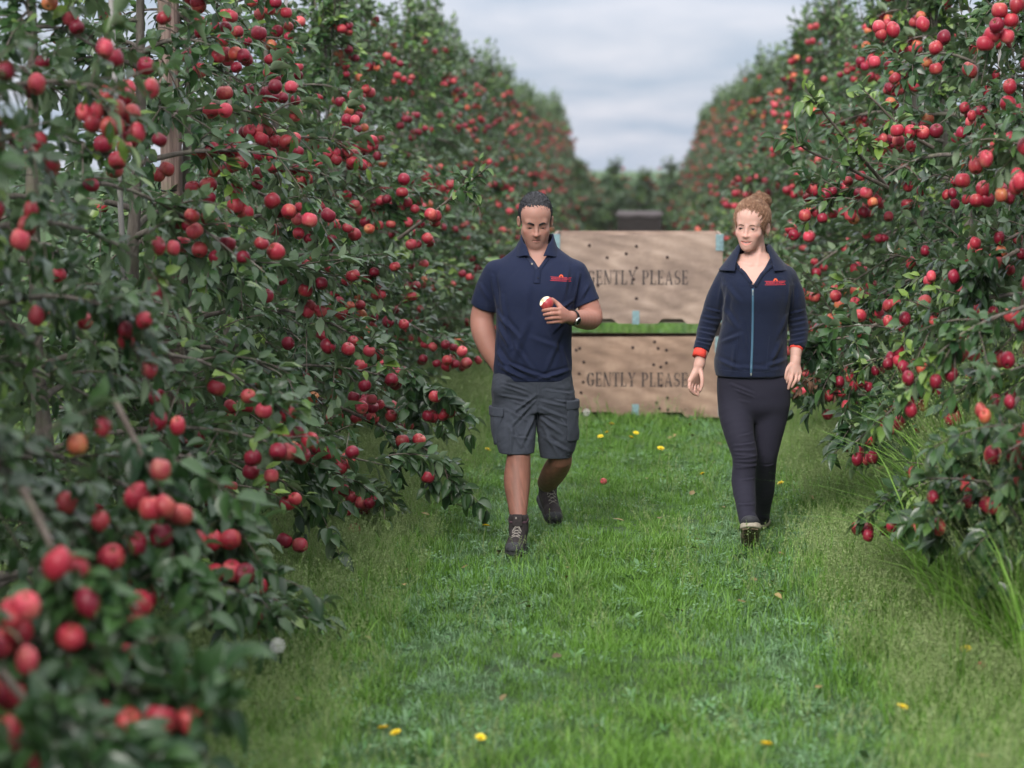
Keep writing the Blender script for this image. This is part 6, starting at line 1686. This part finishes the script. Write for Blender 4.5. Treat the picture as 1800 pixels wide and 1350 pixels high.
# ------------------------------------------------------------------ single long limbs that reach into the lane
LEAFCOUNT={};LEAFNP={}
def custom_limb(key,path,spread=.05,young=(0.0,.5),apples=(),density=1.0,seed=1,r0=.011,dead=False,lsize=(.065,.10),twigs=5,tl=.2):
    """a limb in front of its tree; path, apples are places in the lane given as (px,py,Y)"""
    t=TREES[key]; r=np.random.default_rng(seed); bpy.context.view_layer.update()
    Mi=t.matrix_world.inverted()
    P0=np.array([at(*q) for q in path],float)
    P,_=spline(P0,np.ones(len(P0)),6); n=len(P)
    runs=[(P[int(n*.25):],1.0)]; V,F=tube_np(P,np.linspace(r0,.0025,n),6); parts=[(V,F)]
    T=P[-1]-P[n//2]; T/=np.linalg.norm(T)
    for i in range(twigs):
        u=r.uniform(.3,.95); p=P[int(u*(n-1))]; d=T*r.uniform(.3,1)+r.normal(0,.6,3); d/=np.linalg.norm(d); L=tl*r.uniform(.5,1.1); w=np.linspace(0,1,6)
        Q=p+d*(w*L)[:,None]; Q[:,2]-=w**2*L*.3; parts.append(tube_np(Q,np.linspace(.003,.0015,6),4)); runs.append((Q,1.0))
    V,F=join_np(parts)
    o=link('branch',mesh_np('branch',V,F,[M_TWIG])); o.parent=t; o.matrix_parent_inverse=Mi
    cnt=LEAFCOUNT.setdefault(key,len([c for c in t.children if c.name.startswith('leaf')])); extra=[]
    for Q,a in runs:
        L=np.concatenate([[0],np.cumsum(np.linalg.norm(np.diff(Q,axis=0),axis=1))]); s=.0
        while s<L[-1]:
            p=np.array([np.interp(s,L,Q[:,k]) for k in range(3)]); tt=np.array([np.interp(min(s+.02,L[-1]),L,Q[:,k])-np.interp(max(s-.02,0),L,Q[:,k]) for k in range(3)]); tt/=np.linalg.norm(tt)+1e-9
            for _ in range(r.poisson(1.5*density)):
                d=r.normal(0,1,3); d-=tt*(d@tt)*.7; d/=np.linalg.norm(d); d=d*.9+tt*.6+np.array([0,0,-.1 if not dead else -1.6]); d/=np.linalg.norm(d)
                nn=np.array([r.normal(0,.4),-.55+r.normal(0,.3),1.]); nn-=d*(nn@d); nn/=np.linalg.norm(nn); y=np.cross(nn,d); Lf=r.uniform(*lsize)
                M=Matrix(((d[0],y[0],nn[0],p[0]),(d[1],y[1],nn[1],p[1]),(d[2],y[2],nn[2],p[2]),(0,0,0,1)))@Matrix.Scale(Lf,4)
                if dead: me=DEADLEAF[r.integers(0,3)]
                else: lc=r.uniform(*young); me=LEAF1[int(np.argmin([abs(lc-c_) for c_ in (.1,.3,.45,.6,.8,.2)]))]
                if cnt<290: o=link('leaf',me,t); o.matrix_local=Mi@M; cnt+=1
                else: extra.append((me,Mi@M))
            s+=.032
    LEAFCOUNT[key]=cnt
    if extra:
        Vs=[];Fs=[];ls=[];kk=0
        for me,M in extra:
            if me.name not in LEAFNP:
                c=np.empty(len(me.vertices)*3,np.float32); me.vertices.foreach_get('co',c); LEAFNP[me.name]=(c.reshape(-1,3),np.array([list(p.vertices) for p in me.polygons]))
            c,f=LEAFNP[me.name]; Mn=np.array(M); Vs.append(c@Mn[:3,:3].T+Mn[:3,3]); Fs.append(f+kk); kk+=len(c); ls.append(np.full(len(c),r.uniform(*young)))
        me=mesh_np('foliage',np.concatenate(Vs),np.concatenate(Fs),[M_DEAD if dead else M_LEAF]); add_attr(me,'lc',np.concatenate(ls)); link('foliage',me,t)['kind']='stuff'
    for k,(px,py,Y) in enumerate(apples):
        p=at(px,py,Y); M=Matrix.Translation(Vector(p))@Euler((r.normal(0,.35),r.normal(0,.35),r.uniform(0,6))).to_matrix().to_4x4()@Matrix.Scale(r.uniform(.92,1.08),4)
        o=link('apple',APPLES[[0,1,2,3,7,9][k%6]],t); o.matrix_local=Mi@M
def dead_leaf_mesh(cu):
    me=single_leaf_mesh(.5,cu,2.6); me.materials.clear(); me.materials.append(M_DEAD); return me
DEADLEAF=[dead_leaf_mesh(c_) for c_ in (.5,.8,-.4)]
# left row: the limb that hangs lowest into the lane, with the leafy tip by the grass
custom_limb((-1,6),[(560,700,12.0),(640,735,12.1),(720,775,12.1),(775,810,12.1),(795,880,12.05)],apples=[(752,839,12.0),(707,775,12.05),(737,773,12.1),(655,716,12.1),(636,716,12.0),(618,874,11.9),(611,896,11.9),(655,735,12.1),(622,931,11.9)],density=1.25,seed=3,twigs=9,tl=.26)
custom_limb((-1,7),[(640,600,12.8),(700,640,12.9),(760,690,12.9),(795,715,12.9)],apples=[(760,732,12.9),(778,729,12.9),(765,697,12.8),(752,731,12.85),(675,643,12.9),(634,643,12.8),(673,645,12.8),(790,724,12.9)],density=1.2,seed=4,twigs=9,tl=.26)
custom_limb((-1,7),[(700,420,13.3),(760,375,13.2),(820,325,13.1),(868,285,13.0)],apples=[(757,377,13.0),(765,380,13.1),(707,338,13.1),(710,315,13.1)],density=.9,seed=5,twigs=6,tl=.28,young=(.1,.75),lsize=(.05,.08))
custom_limb((-1,5),[(430,760,10.6),(500,800,10.5),(540,860,10.5)],apples=[(524,795,10.4),(478,856,10.4),(448,866,10.5),(500,950,10.4),(527,958,10.4),(430,1010,10.3),(407,714,10.4),(433,714,10.4),(354,951,10.3),(377,950,10.3),(407,948,10.3)],density=1.3,seed=6,twigs=10,tl=.3)
custom_limb((-1,5),[(380,380,10.8),(410,440,10.6),(440,500,10.5)],apples=[(413,334,10.5),(413,362,10.4),(431,374,10.45),(577,378,11.4),(396,194,10.7),(398,233,10.6),(409,253,10.7),(415,288,10.6),(395,163,10.8),(332,96,10.6),(352,123,10.6),(338,330,10.5),(366,325,10.5),(293,297,10.3),(277,307,10.3),(455,58,11.2)],density=.8,seed=7,twigs=6)
# right row
custom_limb((1,3),[(1560,330,12.4),(1500,260,12.2),(1450,200,12.1),(1425,165,12.0)],density=.8,seed=11,young=(.55,.95),lsize=(.06,.095),twigs=4,tl=.22)
custom_limb((1,3),[(1640,260,12.2),(1590,230,12.1),(1540,180,12.0),(1515,155,12.0)],density=.8,seed=12,young=(.4,.95),lsize=(.06,.095),twigs=4,tl=.22,apples=[(1577,229,11.9),(1600,231,11.9),(1622,233,11.9),(1646,230,11.9),(1579,247,12.0)])
custom_limb((1,3),[(1560,330,12.3),(1480,290,12.1),(1420,265,12.0),(1388,240,12.0)],density=.7,seed=13,young=(.1,.6),twigs=6,tl=.25)
custom_limb((1,3),[(1660,600,12.2),(1590,660,12.1),(1540,700,12.1),(1490,765,12.1)],density=1.1,seed=14,twigs=8,tl=.25,apples=[(1551,744,12.0),(1528,771,12.0),(1572,710,12.0),(1588,716,12.05),(1573,533,12.1),(1563,536,12.1)])
custom_limb((1,3),[(1560,560,12.5),(1500,590,12.4),(1450,600,12.4),(1418,640,12.3)],density=1.0,seed=15,twigs=8,tl=.25,apples=[(1443,667,12.4),(1466,668,12.5)])
custom_limb((1,3),[(1500,690,12.3),(1460,690,12.2),(1430,675,12.1),(1402,655,12.1)],density=.75,seed=16,dead=True,lsize=(.035,.06),twigs=3,tl=.12,r0=.005)
custom_limb((1,2),[(1790,40,10.8),(1755,60,10.7),(1735,90,10.7)],density=.5,seed=17,twigs=3,apples=[(1757,18,10.5),(1788,8,10.5),(1777,35,10.5),(1752,44,10.45),(1770,63,10.5),(1744,61,10.5),(1732,76,10.5),(1775,152,10.6),(1772,182,10.6),(1790,195,10.6),(1545,48,11.8),(1549,60,11.8),(1570,52,11.8),(1622,42,11.6),(1645,83,11.6),(1659,66,11.6),(1744,248,10.7),(1705,123,10.9)])
custom_limb((1,2),[(1790,440,10.6),(1740,470,10.5),(1700,500,10.4)],density=1.0,seed=18,twigs=6,apples=[(1692,317,10.6),(1728,332,10.6),(1717,352,10.6),(1735,350,10.6),(1745,250,10.6),(1625,532,10.6),(1710,664,10.5),(1722,668,10.6),(1675,734,10.5),(1663,825,10.4),(1684,826,10.4),(1668,876,10.4),(1650,908,10.35),(1679,906,10.35),(1690,904,10.4),(1779,552,9.8),(1749,458,10.5)])
# bottom left: the nearest trees hang down to the lower corner of the view
custom_limb((-1,1),[(60,1120,5.5),(180,1190,5.4),(290,1235,5.4),(375,1255,5.4)],apples=[(283,1265,5.3),(335,1265,5.35),(228,1268,5.35),(190,1252,5.4),(175,1314,5.3),(250,1255,5.4),(165,1345,5.3),(20,1222,5.3)],density=1.2,seed=31,twigs=9,tl=.30)
custom_limb((-1,1),[(40,860,5.6),(90,960,5.5),(120,1060,5.5),(110,1200,5.4),(90,1330,5.4)],apples=[(100,990,5.4),(135,1000,5.5),(125,1120,5.4),(155,1060,5.4),(45,1065,5.3),(20,1080,5.3),(30,1110,5.4),(0,1130,5.4),(175,1150,5.5)],density=1.5,seed=32,twigs=16,tl=.36)
custom_limb((-1,2),[(150,1000,6.7),(190,1060,6.6),(240,1130,6.6),(260,1230,6.6)],apples=[(198,978,6.5),(245,1060,6.5),(238,1088,6.5),(225,1085,6.6)],density=1.5,seed=33,twigs=14,tl=.34)
custom_limb((-1,2),[(200,700,6.9),(250,800,6.8),(290,880,6.7),(310,960,6.7)],apples=[(290,890,6.5),(268,893,6.5),(318,905,6.6),(283,940,6.6),(282,825,6.6),(240,872,6.7)],density=1.2,seed=34,twigs=10,tl=.32)
custom_limb((-1,3),[(330,800,8.3),(380,880,8.2),(420,960,8.2),(440,1040,8.2)],apples=[(352,950,8.1),(377,950,8.1),(405,948,8.1),(430,1010,8.1),(407,1003,8.1),(455,1030,8.2),(375,1010,8.1)],density=1.4,seed=35,twigs=12,tl=.3)
custom_limb((-1,1),[(0,1180,5.0),(60,1250,5.0),(120,1320,5.0),(170,1390,5.0)],density=1.5,seed=36,twigs=14,tl=.3,apples=[(60,1330,5.0),(20,1290,5.0),(110,1350,5.0)])
# right: low limbs between the seeding grass
custom_limb((1,1),[(1790,700,9.3),(1750,760,9.2),(1720,820,9.2),(1710,900,9.2)],density=1.4,seed=41,twigs=12,tl=.28,apples=[(1779,552,9.4),(1745,800,9.1),(1700,850,9.1),(1722,880,9.15)])
custom_limb((1,1),[(1800,820,9.0),(1780,880,8.9),(1760,950,8.9)],density=1.4,seed=42,twigs=10,tl=.26,apples=[(1785,780,8.9),(1798,840,8.9)])
